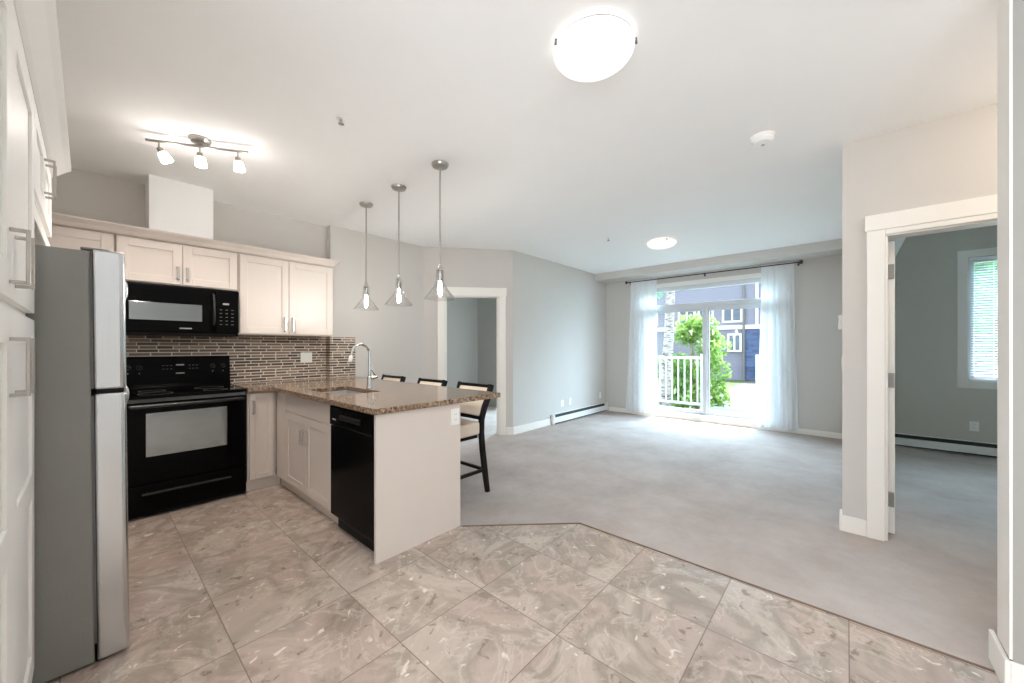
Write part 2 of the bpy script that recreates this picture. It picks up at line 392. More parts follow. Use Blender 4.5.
struct('wall_kitchen.001', B((1.885, 3.19, 4.52, 4.75, 0, CZ)), M['wall'])
struct('wall_chase', B((0.335, 0.758, 4.31, 4.62, 2.265, CZ)), M['ceil'])
# angled wall with the doorway
P1 = Vector((3.185, 4.52)); P2 = Vector((4.17, 3.68)); DL = (P2 - P1).length; DD = (P2 - P1) / DL; DN = Vector((-DD.y, DD.x))
def obox(bm, s0, s1, d0, d1, z0, z1):      # s along the angled wall, d away from the room
    q = [P1 + DD * s + DN * d for s, d in ((s0, d0), (s1, d0), (s1, d1), (s0, d1))]
    return prism([tuple(p) for p in q], z0, z1, bm)
DO0, DO1, DOH = 0.30, 1.085, 2.045
bm = bmesh.new(); obox(bm, 0, DO0, 0, 0.12, 0, CZ); obox(bm, DO1, DL, 0, 0.12, 0, CZ); obox(bm, DO0, DO1, 0, 0.12, DOH, CZ)
struct('wall_doorway', bm, M['wall'])
wbox('wall_living', [(4.17, 7.05, 3.68, 3.80, 0, CZ)], M['wall'])
# exterior wall with patio opening and bedroom window opening
PY0, PY1, PZ0, PZ1 = 0.93, 2.72, 0.05, 2.40
BY0, BY1, BZ0, BZ1 = -2.25, -1.10, 0.89, 2.38
X0, X1 = 7.05, 7.25
wbox('wall_window', [(X0, X1, 2.97, 3.80, 0, CZ), (X0, X1, 0.76, 2.97, 2.40, CZ), (X0, X1, 0.76, 2.97, -0.1, 0.05), (X0, X1, -0.04, 0.76, 0, CZ)], M['wall'])
wbox('wall_bedroom', [(X0, X1, -1.10, -0.04, 0, CZ), (X0, X1, BY0, BY1, BZ1, CZ), (X0, X1, BY0, BY1, 0, BZ0), (X0, X1, -3.0, BY0, 0, CZ)], M['bedwall'])
wbox('wall_bedroom.001', [(3.60, X1, -3.12, -3.0, 0, CZ)], M['bedwall'])
wbox('wall_partition', [(3.66, X0, -0.04, 0.02, 0, CZ)], M['wall'])
wbox('wall_partition.001', [(3.66, X0, -0.10, -0.04, 0, CZ)], M['bedwall'])
wbox('trim_2', [(6.60, X0, 0.02, 3.68, 2.60, CZ)], M['wall'])                  # dropped bulkhead over the patio door
# bedroom ceiling drop along the partition
wbox('trim_3', [(3.66, X0, -0.48, -0.10, 2.47, CZ)], M['ceil'])
# door wall of the bedroom
BO0, BO1, BOH = -0.195, -0.985, 2.055
wbox('wall_right', [(3.54, 3.66, -0.195, 0.02, 0, CZ), (3.54, 3.66, -0.985, -0.195, BOH, CZ), (3.54, 3.66, -3.0, -0.985, 0, CZ)], M['wall'])
wbox('wall_back', [(-0.9, 2.30, -2.70, -2.58, 0, CZ), (2.30, 3.60, -3.12, -3.0, 0, CZ)], M['wall'])
wbox('wall_entry', [(2.30, 2.455, -3.0, -0.468, 0, CZ)], M['shadedwall'])
wbox('trim_4', [(2.302, 2.453, -0.4679, -0.460, 0.126, CZ)], M['trim'])
# den behind the angled doorway
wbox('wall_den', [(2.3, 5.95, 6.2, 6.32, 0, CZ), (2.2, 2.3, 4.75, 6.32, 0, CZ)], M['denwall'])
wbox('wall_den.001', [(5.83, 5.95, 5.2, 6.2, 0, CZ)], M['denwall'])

# baseboards
def bboard(name, boxes): return struct(name, B(*boxes), M['trim'], None, 0.004)
BH = 0.115
bboard('baseboard_living', [(4.165, 5.10, 3.665, 3.68, 0.004, BH)])
bboard('baseboard_window', [(7.035, X0, 0.02, 3.62, 0.004, 0.085)])
bboard('baseboard_right', [(3.525, 3.54, -0.105, 0.02, 0.004, BH), (3.525, 3.66, 0.02, 0.035, 0.004, BH)])
bboard('baseboard_entry', [(2.285, 2.30, -3.0, -0.46, 0.0, 0.125), (2.285, 2.50, -0.46, -0.445, 0.0, 0.125)])
bboard('baseboard_kitchen', [(2.22, 3.17, 4.505, 4.52, 0.004, BH)])
bm = bmesh.new(); obox(bm, 0, 0.195, -0.015, 0, 0.004, BH); obox(bm, 1.19, DL, -0.015, 0, 0.004, BH)
struct('baseboard_doorway', bm, M['trim'], None, 0.004)

# doorway frames (casing, lining and hinges)
bm = bmesh.new(); obox(bm, 0.20, 0.30, -0.02, 0, 0.004, 2.045); obox(bm, 1.085, 1.185, -0.02, 0, 0.004, 2.045); obox(bm, 0.19, 1.195, -0.025, 0, 2.045, 2.165)
obox(bm, 0.30, 0.315, 0, 0.13, 0.004, 2.03); obox(bm, 1.07, 1.085, 0, 0.13, 0.004, 2.03); obox(bm, 0.30, 1.085, 0, 0.13, 2.03, 2.045)
obox(bm, 0.315, 0.328, 0.06, 0.085, 0.004, 2.03); obox(bm, 1.057, 1.07, 0.06, 0.085, 0.004, 2.03)
d1 = struct('door_1', bm, M['trim'], None, 0.003); d1['label'] = 'white cased doorway in the angled wall behind the bar stools'
for hz in (0.28, 1.05, 1.80):
    bm = bmesh.new(); obox(bm, 1.062, 1.071, 0.09, 0.128, hz - 0.045, hz + 0.045); obj('hinge', bm, M['hinge'], d1, 0.002)
bm = bmesh.new()
for b_ in ((3.52, 3.54, -0.195, -0.105, 0.004, 2.085), (3.52, 3.54, -1.075, -0.985, 0.004, 2.085), (3.515, 3.54, -1.085, -0.095, 2.085, 2.19), (3.52, 3.54, -0.985, -0.195, 2.05, 2.085),
           (3.54, 3.665, -0.21, -0.195, 0.004, 2.04), (3.54, 3.665, -0.985, -0.97, 0.004, 2.04), (3.54, 3.665, -0.985, -0.195, 2.04, 2.055)): bx(bm, *b_)
d2 = struct('door_2', bm, M['trim'], None, 0.003); d2['label'] = 'white cased bedroom doorway at the right with its door swung in'
bm = B((3.68, 4.42, -0.252, -0.214, 0.014, 2.03))
lf = obj('door_leaf', bm, M['trim'], d2, 0.003)
for hz in (0.25, 1.07, 1.82):
    h_ = obj('hinge', B((3.664, 3.6795, -0.247, -0.213, hz - 0.05, hz + 0.05)), M['hinge'], d2, 0.002)
    obj('hinge_pin', T([(3.672, -0.2115, hz - 0.055), (3.672, -0.2115, hz + 0.055)], 0.005, 10), M['hinge'], h_)

# ---------------------------------------------------------------- patio door (window_1)
fx0, fx1 = 7.09, 7.19
w1 = struct('window_1', B((fx0, fx1, 0.76, 0.83, 0.05, 2.40), (fx0, fx1, 2.90, 2.97, 0.05, 2.40), (fx0, fx1, 0.83, 2.90, 2.33, 2.40), (fx0, fx1, 0.83, 2.90, 0.05, 0.12),
                          (fx0 - 0.005, fx1, 0.83, 2.90, 2.00, 2.08)), M['vinyl'], None, 0.004)
w1['label'] = 'white sliding patio door with a transom between sheer curtains'
obj('casing', B((7.035, 7.05, 0.69, 0.76, 0.085, 2.47), (7.035, 7.05, 2.97, 3.04, 0.085, 2.47), (7.035, 7.05, 0.76, 2.97, 2.40, 2.47), (7.03, 7.09, 0.77, 2.96, 0.086, 0.115)), M['trim'], w1, 0.003)
s1 = obj('sliding_panel', B((7.105, 7.135, 1.80, 1.87, 0.12, 2.0), (7.105, 7.135, 2.83, 2.90, 0.12, 2.0), (7.105, 7.135, 1.87, 2.83, 1.93, 2.0), (7.105, 7.135, 1.87, 2.83, 0.12, 0.2)), M['vinyl'], w1, 0.003)
obj('pane', B((7.117, 7.123, 1.87, 2.83, 0.2, 1.93)), M['pane'], s1)
obj('pull_handle', B((7.085, 7.105, 1.815, 1.845, 0.95, 1.15)), M['vinyl'], s1, 0.005)
s2 = obj('fixed_panel', B((7.145, 7.175, 0.83, 0.88, 0.12, 2.0), (7.145, 7.175, 1.77, 1.84, 0.12, 2.0), (7.145, 7.175, 0.88, 1.77, 1.93, 2.0), (7.145, 7.175, 0.88, 1.77, 0.12, 0.2)), M['vinyl'], w1, 0.003)
obj('pane', B((7.157, 7.163, 0.88, 1.77, 0.2, 1.93)), M['pane'], s2)
obj('transom_pane', B((7.137, 7.143, 0.83, 2.90, 2.08, 2.33)), M['pane'], w1)

# bedroom window (window_2) with blinds
w2 = struct('window_2', B((7.10, 7.20, BY0, BY0 + 0.06, BZ0, BZ1), (7.10, 7.20, BY1 - 0.06, BY1, BZ0, BZ1), (7.10, 7.20, BY0 + .06, BY1 - .06, BZ1 - 0.06, BZ1), (7.10, 7.20, BY0 + .06, BY1 - .06, BZ0, BZ0 + 0.06)), M['vinyl'], None, 0.003)
w2['label'] = 'white framed bedroom window seen through the right doorway'
obj('casing', B((7.03, 7.05, BY1, BY1 + 0.085, BZ0 - 0.085, BZ1 + 0.085), (7.03, 7.05, BY0 - 0.085, BY0, BZ0 - 0.085, BZ1 + 0.085), (7.03, 7.05, BY0, BY1, BZ1, BZ1 + 0.085), (7.03, 7.05, BY0, BY1, BZ0 - 0.085, BZ0)), M['trim'], w2, 0.003)
obj('pane', B((7.147, 7.153, BY0 + .06, BY1 - .06, BZ0 + .06, BZ1 - .06)), M['pane'], w2)
bl = thing('window_blind', 'white horizontal slat blind hanging in the bedroom window', 'blind', (7.08, BY1, BZ1))
obj('head_rail', B((-0.015, 0.015, BY0 - BY1 + 0.02, -0.02, -0.04, -0.004)), M['slat'], bl, 0.002)
bm = bmesh.new()
nz = 46
for i in range(nz):
    z_ = -0.06 - i * (BZ1 - BZ0 - 0.10) / nz
    v4 = [bm.verts.new(p) for p in ((-0.010, -0.025, z_ - 0.004), (0.010, -0.025, z_ + 0.004), (0.010, BY0 - BY1 + 0.025, z_ + 0.004), (-0.010, BY0 - BY1 + 0.025, z_ - 0.004))]
    v5 = [bm.verts.new(v_.co + Vector((0, 0, 0.0012))) for v_ in v4]
    bm.faces.new(v4); bm.faces.new(v5[::-1])
    for k in range(4): bm.faces.new((v4[k], v4[(k + 1) % 4], v5[(k + 1) % 4], v5[k]))
sl = obj('slats', bm, M['slat'], bl); sl['kind'] = 'stuff'
obj('bottom_rail', B((-0.013, 0.013, BY0 - BY1 + 0.02, -0.02, -(BZ1 - BZ0) + 0.006, -(BZ1 - BZ0) + 0.026)), M['slat'], bl, 0.002)
for yy in (-0.2, -0.6, -0.95): obj('ladder_cord', T([(-0.0135, yy, -0.03), (-0.0135, yy, -(BZ1 - BZ0) + 0.02)], 0.0016, 6), M['slat'], bl)

# ---------------------------------------------------------------- cabinet pieces (local: x along, front faces -y, z up)
def shaker(bm, x0, x1, z0, z1, yf, th=0.02, st=0.062, rec=0.009, rails=()):
    """framed door: front face at y=yf, panels pushed in by rec; rails = heights of extra mid rails"""
    bx(bm, x0, x1, yf + rec, yf + th, z0, z1)
    bx(bm, x0, x0 + st, yf, yf + rec, z0, z1); bx(bm, x1 - st, x1, yf, yf + rec, z0, z1)
    zs = [(z0, z0 + st)] + [(r - st / 2, r + st / 2) for r in rails] + [(z1 - st, z1)]
    for a_, b_ in zs: bx(bm, x0 + st, x1 - st, yf, yf + rec, a_, b_)
    return bm
def bar_handle(x, z0, z1, yf, w=0.011, out=0.034):
    return B((x - w / 2, x + w / 2, yf - out, yf - out + 0.008, z0, z1), (x - w / 2, x + w / 2, yf - out + 0.008, yf - 0.0003, z0, z0 + 0.009), (x - w / 2, x + w / 2, yf - out + 0.008, yf - 0.0003, z1 - 0.009, z1))
def cab_door(parent, x0, x1, z0, z1, yf, mat, hx=None, hz=None, rails=(), st=0.062, hw=0.019):
    d_ = obj('door', shaker(bmesh.new(), x0, x1, z0, z1, yf, st=st, rails=rails), mat, parent, 0.0018)
    if hx is not None: obj('handle', bar_handle(hx, hz[0], hz[1], yf, hw), M['nickel'], d_, 0.0012)
    return d_

# --- kitchen wall upper cabinets: front at Y=4.29, local y: 0 = front
def upper(label, x0, x1, z0, z1, doors, mat=M['cab']):
    t_ = thing('wall_cabinet', label, 'cabinet', (x0, 4.29, z0))
    obj('carcass', B((0.001, x1 - x0 - 0.001, 0.021, 0.328, 0, z1 - z0)), mat, t_, 0.001)
    for (a_, b_, hx, hz0, hz1) in doors:
        cab_door(t_, a_ - x0, b_ - x0, 0.012, z1 - z0 - 0.012, 0.0, mat, hx - x0 if hx else None, (hz0 - z0, hz1 - z0) if hx else None)
    return t_
upper('cream wall cabinet in the corner just above the refrigerator top', -0.48, 0.140, 1.82, 2.19, [(-0.30, 0.128, None, 0, 0)])
upper('short cream two-door wall cabinet directly above the black microwave', 0.142, 0.942, 1.825, 2.19, [(0.150, 0.541, 0.512, 1.88, 1.985), (0.545, 0.934, 0.574, 1.88, 1.985)])
upper('tall cream two-door wall cabinet at the right end above the backsplash', 0.944, 1.826, 1.42, 2.19, [(0.955, 1.372, 1.338, 1.455, 1.60), (1.376, 1.815, 1.410, 1.455, 1.60)])
# crown moulding on the kitchen uppers
prof = [(4.29, 2.191), (4.618, 2.191), (4.618, 2.264), (4.235, 2.264), (4.235, 2.252), (4.262, 2.225), (4.278, 2.20)]
bm = extrude_profile(bmesh.new(), prof, -0.48, 1.830, 'x')
prof2 = [(1.826, 2.191), (1.892, 2.264), (1.892, 2.252), (1.866, 2.225), (1.838, 2.20)]
bm2 = bm
# return at the right end
pts_lo = [(4.29, 1.8305), (4.518, 1.8305)]
v_ = [bm.verts.new(p) for p in ((1.8305, 4.285, 2.195), (1.8305, 4.515, 2.195), (1.884, 4.515, 2.25), (1.884, 4.235, 2.25), (1.884, 4.515, 2.264), (1.884, 4.235, 2.264), (1.8305, 4.515, 2.264), (1.8305, 4.235, 2.264))]
for f in ((0, 1, 2, 3), (3, 2, 4, 5), (5, 4, 6, 7), (1, 6, 4, 2), (0, 3, 5, 7), (0, 7, 6, 1)): bm.faces.new([v_[i] for i in f])
tag(obj('crown_molding', bm, M['cab']), 'cream crown moulding running along the tops of the wall cabinets over the stove', 'moulding')

# --- tall pantry + over-fridge cabinet along the left wall, faces +X  (local x = room Y, local -y = room +X)
FX = -0.133
pn = thing('pantry_cabinet', 'tall white pantry cabinet with four panelled doors at left picture edge', 'cabinet', (FX, 1.04, 0.0), PI / 2)
PW = 2.278 - 1.04
obj('carcass', B((0, PW, 0.021, 0.64, 0.09, 2.24)), M['cabwhite'], pn, 0.001)
obj('toe_kick', B((0, PW, 0.08, 0.62, 0.0, 0.089)), M['cabwhite'], pn)
sm_ = 1.65 - 1.04
cab_door(pn, 0.006, sm_ - 0.0015, 1.425, 2.228, 0.0, M['cabwhite'], sm_ - 0.055, (1.462, 1.605), st=0.09, hw=0.012)
cab_door(pn, sm_ + 0.0015, PW - 0.006, 1.425, 2.228, 0.0, M['cabwhite'], sm_ + 0.055, (1.462, 1.605), st=0.09, hw=0.012)
cab_door(pn, 0.006, sm_ - 0.0015, 0.10, 1.400, 0.0, M['cabwhite'], sm_ - 0.055, (1.172, 1.325), rails=(0.80,), st=0.09, hw=0.012)
cab_door(pn, sm_ + 0.0015, PW - 0.006, 0.10, 1.400, 0.0, M['cabwhite'], sm_ + 0.055, (1.172, 1.325), rails=(0.80,), st=0.09, hw=0.012)
of = thing('wall_cabinet', 'white two-door cabinet bridging over the top of the refrigerator', 'cabinet', (FX, 2.282, 1.80), PI / 2)
OW = 3.27 - 2.282
obj('carcass', B((0, OW, 0.024, 0.64, 0.0, 0.44)), M['cabwhite'], of, 0.001)
obj('light_rail', B((0, OW, 0.004, 0.0235, 0.0, 0.055)), M['cabwhite'], of, 0.002)
cab_door(of, 0.006, OW / 2 - 0.0015, 0.10, 0.428, 0.0, M['cabwhite'], OW / 2 - 0.04, (0.20, 0.36), st=0.07, hw=0.012)
cab_door(of, OW / 2 + 0.0015, OW - 0.006, 0.10, 0.428, 0.0, M['cabwhite'], OW / 2 + 0.04, (0.20, 0.36), st=0.07, hw=0.012)
prof = [(FX - 0.64, 2.241), (FX, 2.241), (FX + 0.012, 2.25), (FX + 0.05, 2.285), (FX + 0.07, 2.30), (FX + 0.07, 2.315), (FX - 0.64, 2.315)]
bm = extrude_profile(bmesh.new(), prof, 1.04, 3.30, 'y')
tag(obj('crown_molding', bm, M['cabwhite']), 'white crown moulding above the pantry and refrigerator cabinets at the left', 'moulding')

# ---------------------------------------------------------------- refrigerator (faces +X)
FY0, FY1 = 2.295, 3.03
fr_ = thing('refrigerator', 'stainless top-freezer refrigerator with a grey side beside the pantry', 'refrigerator', (0.014, FY0, 0), 0)
fr_.rotation_euler = (0, -R(0.5), 0)          # levelled leaning slightly back
W_ = FY1 - FY0
obj('body', B((-0.70, 0.004, 0, W_, 0.012, 1.69)), M['fridgeside'], fr_, 0.006)
def fridge_door(name, z0, z1):
    poly = [(0.012, 0.0), (0.094, 0.0)]
    for k in range(9):           # softly bowed front
        a_ = k / 8; poly.append((0.105 + 0.012 * math.sin(PI * a_), 0.012 + (W_ - 0.024) * a_))
    poly += [(0.094, W_), (0.012, W_)]
    return obj(name, prism(poly, z0, z1), M['stainless'], fr_, 0.008, True)
fz = fridge_door('freezer_door', 1.125, 1.70); fd = fridge_door('fridge_door', 0.010, 1.108)
obj('gasket', B((0.0045, 0.0115, 0.003, W_ - 0.006, 1.13, 1.69)), M['gasket'], fz); obj('gasket', B((0.0045, 0.0115, 0.003, W_ - 0.006, 0.085, 1.10)), M['gasket'], fd)
obj('end_cap', B((0.02, 0.098, 0.012, W_ - 0.012, 1.1085, 1.1245)), M['blackmatte'], fr_)
for o_, zz in ((fz, (1.68, 1.54)), (fd, (1.105, 0.98))):
    hp = [(0.106, 0.65, zz[0]), (0.124, 0.65, zz[0] - 0.012), (0.134, 0.65, zz[0] - 0.04), (0.136, 0.65, (zz[0] + zz[1]) / 2), (0.134, 0.65, zz[1] + 0.04), (0.124, 0.65, zz[1] + 0.012), (0.106, 0.65, zz[1])]
    obj('handle', T(hp, 0.011, 10), M['stainless'], o_, 0, True)
obj('base_grille', B((0.006, 0.07, 0.02, W_ - 0.02, 0.002, 0.0095)), M['blackmatte'], fr_)
obj('hinge_cover', B((-0.02, 0.06, 0.02, 0.08, 1.7005, 1.708)), M['fridgeside'], fr_, 0.004)
obj('foot', lathe([(0, 0), (0.018, 0), (0.018, 0.0115), (0, 0.0115)], 12, -0.05, 0.08), M['blackmatte'], fr_)
obj('foot', lathe([(0, 0), (0.018, 0), (0.018, 0.0115), (0, 0.0115)], 12, -0.60, 0.08), M['blackmatte'], fr_)
obj('foot', lathe([(0, 0), (0.018, 0), (0.018, 0.0115), (0, 0.0115)], 12, -0.05, W_ - 0.08), M['blackmatte'], fr_)

# ---------------------------------------------------------------- microwave (front Y=4.2)
mw = thing('microwave', 'black over-the-range microwave mounted under the short wall cabinet', 'microwave', (0.152, 4.20, 1.395))
MWW, MWH = 0.776, 0.425
obj('body', B((0, MWW, 0.036, 0.405, 0, MWH)), M['black'], mw, 0.004)
md_ = obj('door', B((0, 0.568, 0.0, 0.035, 0.03, MWH - 0.012)), M['black'], mw, 0.006)
obj('window', B((0.06, 0.508, -0.002, 0.0, 0.125, 0.268)), M['mirrorglass'], md_, 0.001)
hp = [(0.585, 0.0, 0.09), (0.585, -0.03, 0.105), (0.585, -0.042, 0.15), (0.585, -0.044, 0.23), (0.585, -0.042, 0.31), (0.585, -0.03, 0.355), (0.585, 0.0, 0.37)]
obj('handle', T(hp, 0.011, 12), M['blacksheen'], md_, 0, True)
obj('badge', B((0.36, 0.44, -0.0015, 0.0, 0.058, 0.068)), M['print'], md_)
cp = obj('control_panel', B((0.602, MWW, 0.0, 0.035, 0.03, MWH - 0.012)), M['black'], mw, 0.005)
obj('display', B((0.655, 0.70, -0.0012, 0.0, 0.285, 0.30)), M['print'], cp)
for iz in range(5):
    for ix in range(3):
        obj('button', B((0.632 + ix * 0.042, 0.650 + ix * 0.042, -0.001, 0.0, 0.105 + iz * 0.033, 0.110 + iz * 0.033)), M['faintprint'], cp)
obj('vent_grille', B(*[(0.02, MWW - 0.02, 0.008, 0.034, 0.004 + k * 0.008, 0.008 + k * 0.008) for k in range(3)]), M['blackmatte'], mw)

# ---------------------------------------------------------------- range (front Y=3.96)
rg = thing('range', 'black freestanding electric range beneath the microwave', 'stove', (0.168, 3.96, 0.0))
RW = 0.762
obj('body', B((0, RW, 0.05, 0.645, 0.03, 0.905)), M['black'], rg, 0.004)
obj('toe_base', B((0.01, RW - 0.01, 0.06, 0.60, 0.0, 0.029)), M['blackmatte'], rg)
ct = obj('cooktop', B((-0.001, RW + 0.001, 0.0, 0.56, 0.906, 0.93)), M['blackglass'], rg, 0.006)
for bxx, byy, br_ in ((0.19, 0.15, 0.105), (0.57, 0.15, 0.085), (0.19, 0.40, 0.085), (0.57, 0.40, 0.105)):
    obj('burner_ring', lathe([(br_ - 0.006, 0.9302), (br_, 0.9302), (br_, 0.9309), (br_ - 0.006, 0.9309)], 40, bxx, byy, closed=True), M['gasket'], ct)
bg = obj('backguard', extrude_profile(bmesh.new(), [(0.561, 0.906), (0.645, 0.906), (0.645, 1.215), (0.615, 1.215), (0.60, 1.205), (0.578, 1.03), (0.578, 0.97), (0.561, 0.95)], 0, RW, 'x'), M['black'], rg, 0.003)
def slant_y(z): return 0.578 + (z - 1.03) * (0.022 / 0.175)
for kx in (0.055, 0.125, 0.625, 0.705):
    kb = lathe([(0, -0.022), (0.017, -0.022), (0.021, -0.004), (0.021, 0.0), (0, 0.0)], 20)
    bmesh.ops.rotate(kb, cent=(0, 0, 0), matrix=Matrix.Rotation(R(-90 - 7), 3, 'X'), verts=kb.verts)
    bmesh.ops.rotate(kb, cent=(0, 0, 0), matrix=Matrix.Rotation(PI, 3, 'Z'), verts=kb.verts) if False else None
    bmesh.ops.translate(kb, vec=(kx, slant_y(1.12) - 0.001, 1.12), verts=kb.verts)
    k_ = obj('knob', kb, M['blackmatte'], bg, 0, True)
    obj('indicator', B((kx - 0.003, kx + 0.003, slant_y(1.075) - 0.003, slant_y(1.075) - 0.001, 1.067, 1.078)), M['print'], bg)
obj('display', B((0.355, 0.425, slant_y(1.14) - 0.004, slant_y(1.14), 1.125, 1.15)), M['blackglass'], bg)
obj('clock_digits', B((0.362, 0.418, slant_y(1.14) - 0.005, slant_y(1.14) - 0.004, 1.132, 1.144)), M['print'], bg)
obj('badge', B((0.36, 0.42, slant_y(1.065) - 0.003, slant_y(1.065) - 0.001, 1.058, 1.068)), M['print'], bg)
for k in range(3):
    for q in range(2):
        obj('button', B((0.27 + k * 0.026, 0.285 + k * 0.026, slant_y(1.10 + q * 0.03) - 0.003, slant_y(1.10 + q * 0.03) - 0.001, 1.10 + q * 0.03, 1.106 + q * 0.03)), M['faintprint'], bg)
        obj('button', B((0.45 + k * 0.026, 0.465 + k * 0.026, slant_y(1.10 + q * 0.03) - 0.003, slant_y(1.10 + q * 0.03) - 0.001, 1.10 + q * 0.03, 1.106 + q * 0.03)), M['faintprint'], bg)
od = obj('oven_door', B((0.003, RW - 0.003, 0.0, 0.049, 0.262, 0.878)), M['blackglass'], rg, 0.006)
obj('window', B((0.122, 0.622, -0.003, 0.0, 0.465, 0.795)), M['mirrorglass'], od, 0.001)
hb = T([(0.03, -0.042, 0.853), (0.732, -0.042, 0.853)], 0.016, 14)
for hx in (0.05, 0.712): bx(hb, hx - 0.014, hx + 0.014, -0.034, 0.0, 0.842, 0.864)
obj('handle', hb, M['blacksheen'], od, 0, True)
obj('vent_trim', B((0.003, RW - 0.003, 0.012, 0.049, 0.8785, 0.9055)), M['gasket'], rg, 0.002)
dw_ = obj('storage_drawer', B((0.003, RW - 0.003, 0.004, 0.049, 0.035, 0.255)), M['black'], rg, 0.006)
obj('drawer_grip', extrude_profile(bmesh.new(), [(0.004, 0.165), (-0.016, 0.178), (-0.02, 0.19), (-0.012, 0.196), (0.004, 0.20)], 0.10, 0.65, 'x'), M['blacksheen'], dw_, 0.002)

# ---------------------------------------------------------------- base cabinets and peninsula
bc = thing('base_cabinet', 'narrow cream single-door base cabinet between range and peninsula', 'cabinet', (0.942, 3.97, 0.0))
obj('carcass', B((0, 0.225, 0.021, 0.64, 0.1, 0.894)), M['cab'], bc, 0.001)
obj('toe_kick', B((0, 0.272, 0.055, 0.075, 0.0, 0.099)), M['cab'], bc)
cab_door(bc, 0.012, 0.200, 0.112, 0.882, 0.0, M['cab'], 0.04, (0.70, 0.82), st=0.045)
# sink base, faces -X : local x -> room -Y, origin at far end
sb = thing('base_cabinet', 'cream two-door sink base cabinet in the peninsula left of the dishwasher', 'cabinet', (1.165, 3.965, 0.0), -PI / 2)
SW = 3.965 - 2.765
obj('carcass', B((0.0, SW, 0.024, 0.615, 0.1, 0.70), (0.0, SW, 0.024, 0.042, 0.70, 0.894), (0.0, 0.02, 0.042, 0.615, 0.70, 0.894), (SW - 0.02, SW, 0.042, 0.615, 0.70, 0.894)), M['cab'], sb, 0.001)
obj('toe_kick', B((-0.053, SW, 0.055, 0.075, 0.0, 0.099)), M['cab'], sb)
obj('corner_filler', B((0.0, 0.235, 0.0, 0.0235, 0.105, 0.89)), M['cab'], sb, 0.001)
obj('false_drawer', B((0.238, SW - 0.012, 0.0, 0.02, 0.735, 0.885)), M['cab'], sb, 0.002)
cab_door(sb, 0.238, 0.700, 0.112, 0.728, 0.0, M['cab'], 0.665, (0.515, 0.63), hw=0.010)
cab_door(sb, 0.704, SW - 0.012, 0.112, 0.728, 0.0, M['cab'], 0.740, (0.515, 0.63), hw=0.010)
# dishwasher
dw = thing('dishwasher', 'black built-in dishwasher in the peninsula beside the end panel', 'dishwasher', (1.15, 2.760, 0.0), -PI / 2)
DWW = 2.760 - 2.128
obj('tub', B((0.004, DWW - 0.004, 0.041, 0.62, 0.10, 0.885)), M['blackmatte'], dw)
dd_ = obj('door', B((0.006, DWW - 0.006, 0.0, 0.04, 0.115, 0.745)), M['black'], dw, 0.005)
dp = obj('control_panel', B((0.006, DWW - 0.006, -0.008, 0.04, 0.75, 0.885)), M['black'], dw, 0.008)
obj('badge', B((0.06, 0.11, -0.0095, -0.008, 0.79, 0.80)), M['print'], dp)
obj('pocket_handle', extrude_profile(bmesh.new(), [(-0.0082, 0.80), (-0.02, 0.81), (-0.02, 0.83), (-0.0082, 0.84)], 0.18, DWW - 0.16, 'x'), M['blackmatte'], dp, 0.003)
obj('toe_kick', B((0.006, DWW - 0.006, 0.055, 0.07, 0.0, 0.0985)), M['blackmatte'], dw)
# end + back panels
ep = thing('peninsula_panel', 'plain cream end panel and back closing the peninsula', 'panel', (1.142, 2.10, 0.0))
obj('end_panel', B((0, 0.658, 0, 0.022, 0.0, 0.896)), M['cab'], ep, 0.001)
obj('back_panel', B((0.641, 0.658, 0.0225, 2.418, 0.005, 0.896)), M['cab'], ep)
obj('filler', B((0.012, 0.62, 0.0225, 0.026, 0.001, 0.896)), M['cab'], ep)

# countertop, L-shaped with a sink cut-out; built from slabs joined into one mesh
CT0, CT1 = 0.898, 0.935
SX0, SX1, SY0, SY1 = 1.262, 1.600, 2.86, 3.49
ctop = [(1.115, SX0, 2.065, 3.935), (SX0, SX1, 2.065, SY0), (SX0, SX1, SY1, 3.935), (SX1, 2.19, 2.065, 3.935), (0.936, 2.19, 3.935, 4.508), (0.936, 1.875, 4.508, 4.61)]
xs = sorted({v_ for b_ in ctop for v_ in b_[:2]}); ys = sorted({v_ for b_ in ctop for v_ in b_[2:]})
bm = bmesh.new(); vc = {}
def gv(x, y):
    if (x, y) not in vc: vc[(x, y)] = bm.verts.new((x, y, CT1))
    return vc[(x, y)]
for i in range(len(xs) - 1):
    for j in range(len(ys) - 1):
        cx, cy = (xs[i] + xs[i + 1]) / 2, (ys[j] + ys[j + 1]) / 2
        if any(b_[0] < cx < b_[1] and b_[2] < cy < b_[3] for b_ in ctop):
            bm.faces.new((gv(xs[i], ys[j]), gv(xs[i + 1], ys[j]), gv(xs[i + 1], ys[j + 1]), gv(xs[i], ys[j + 1])))
ex = bmesh.ops.extrude_face_region(bm, geom=list(bm.faces))
bmesh.ops.translate(bm, vec=(0, 0, CT0 - CT1), verts=[g for g in ex['geom'] if isinstance(g, bmesh.types.BMVert)])
bmesh.ops.dissolve_limit(bm, angle_limit=R(1), verts=bm.verts, edges=bm.edges)
tag(obj('countertop', bm, M['granite'], None, 0.004), 'brown speckled granite countertop wrapping the corner and peninsula', 'countertop')

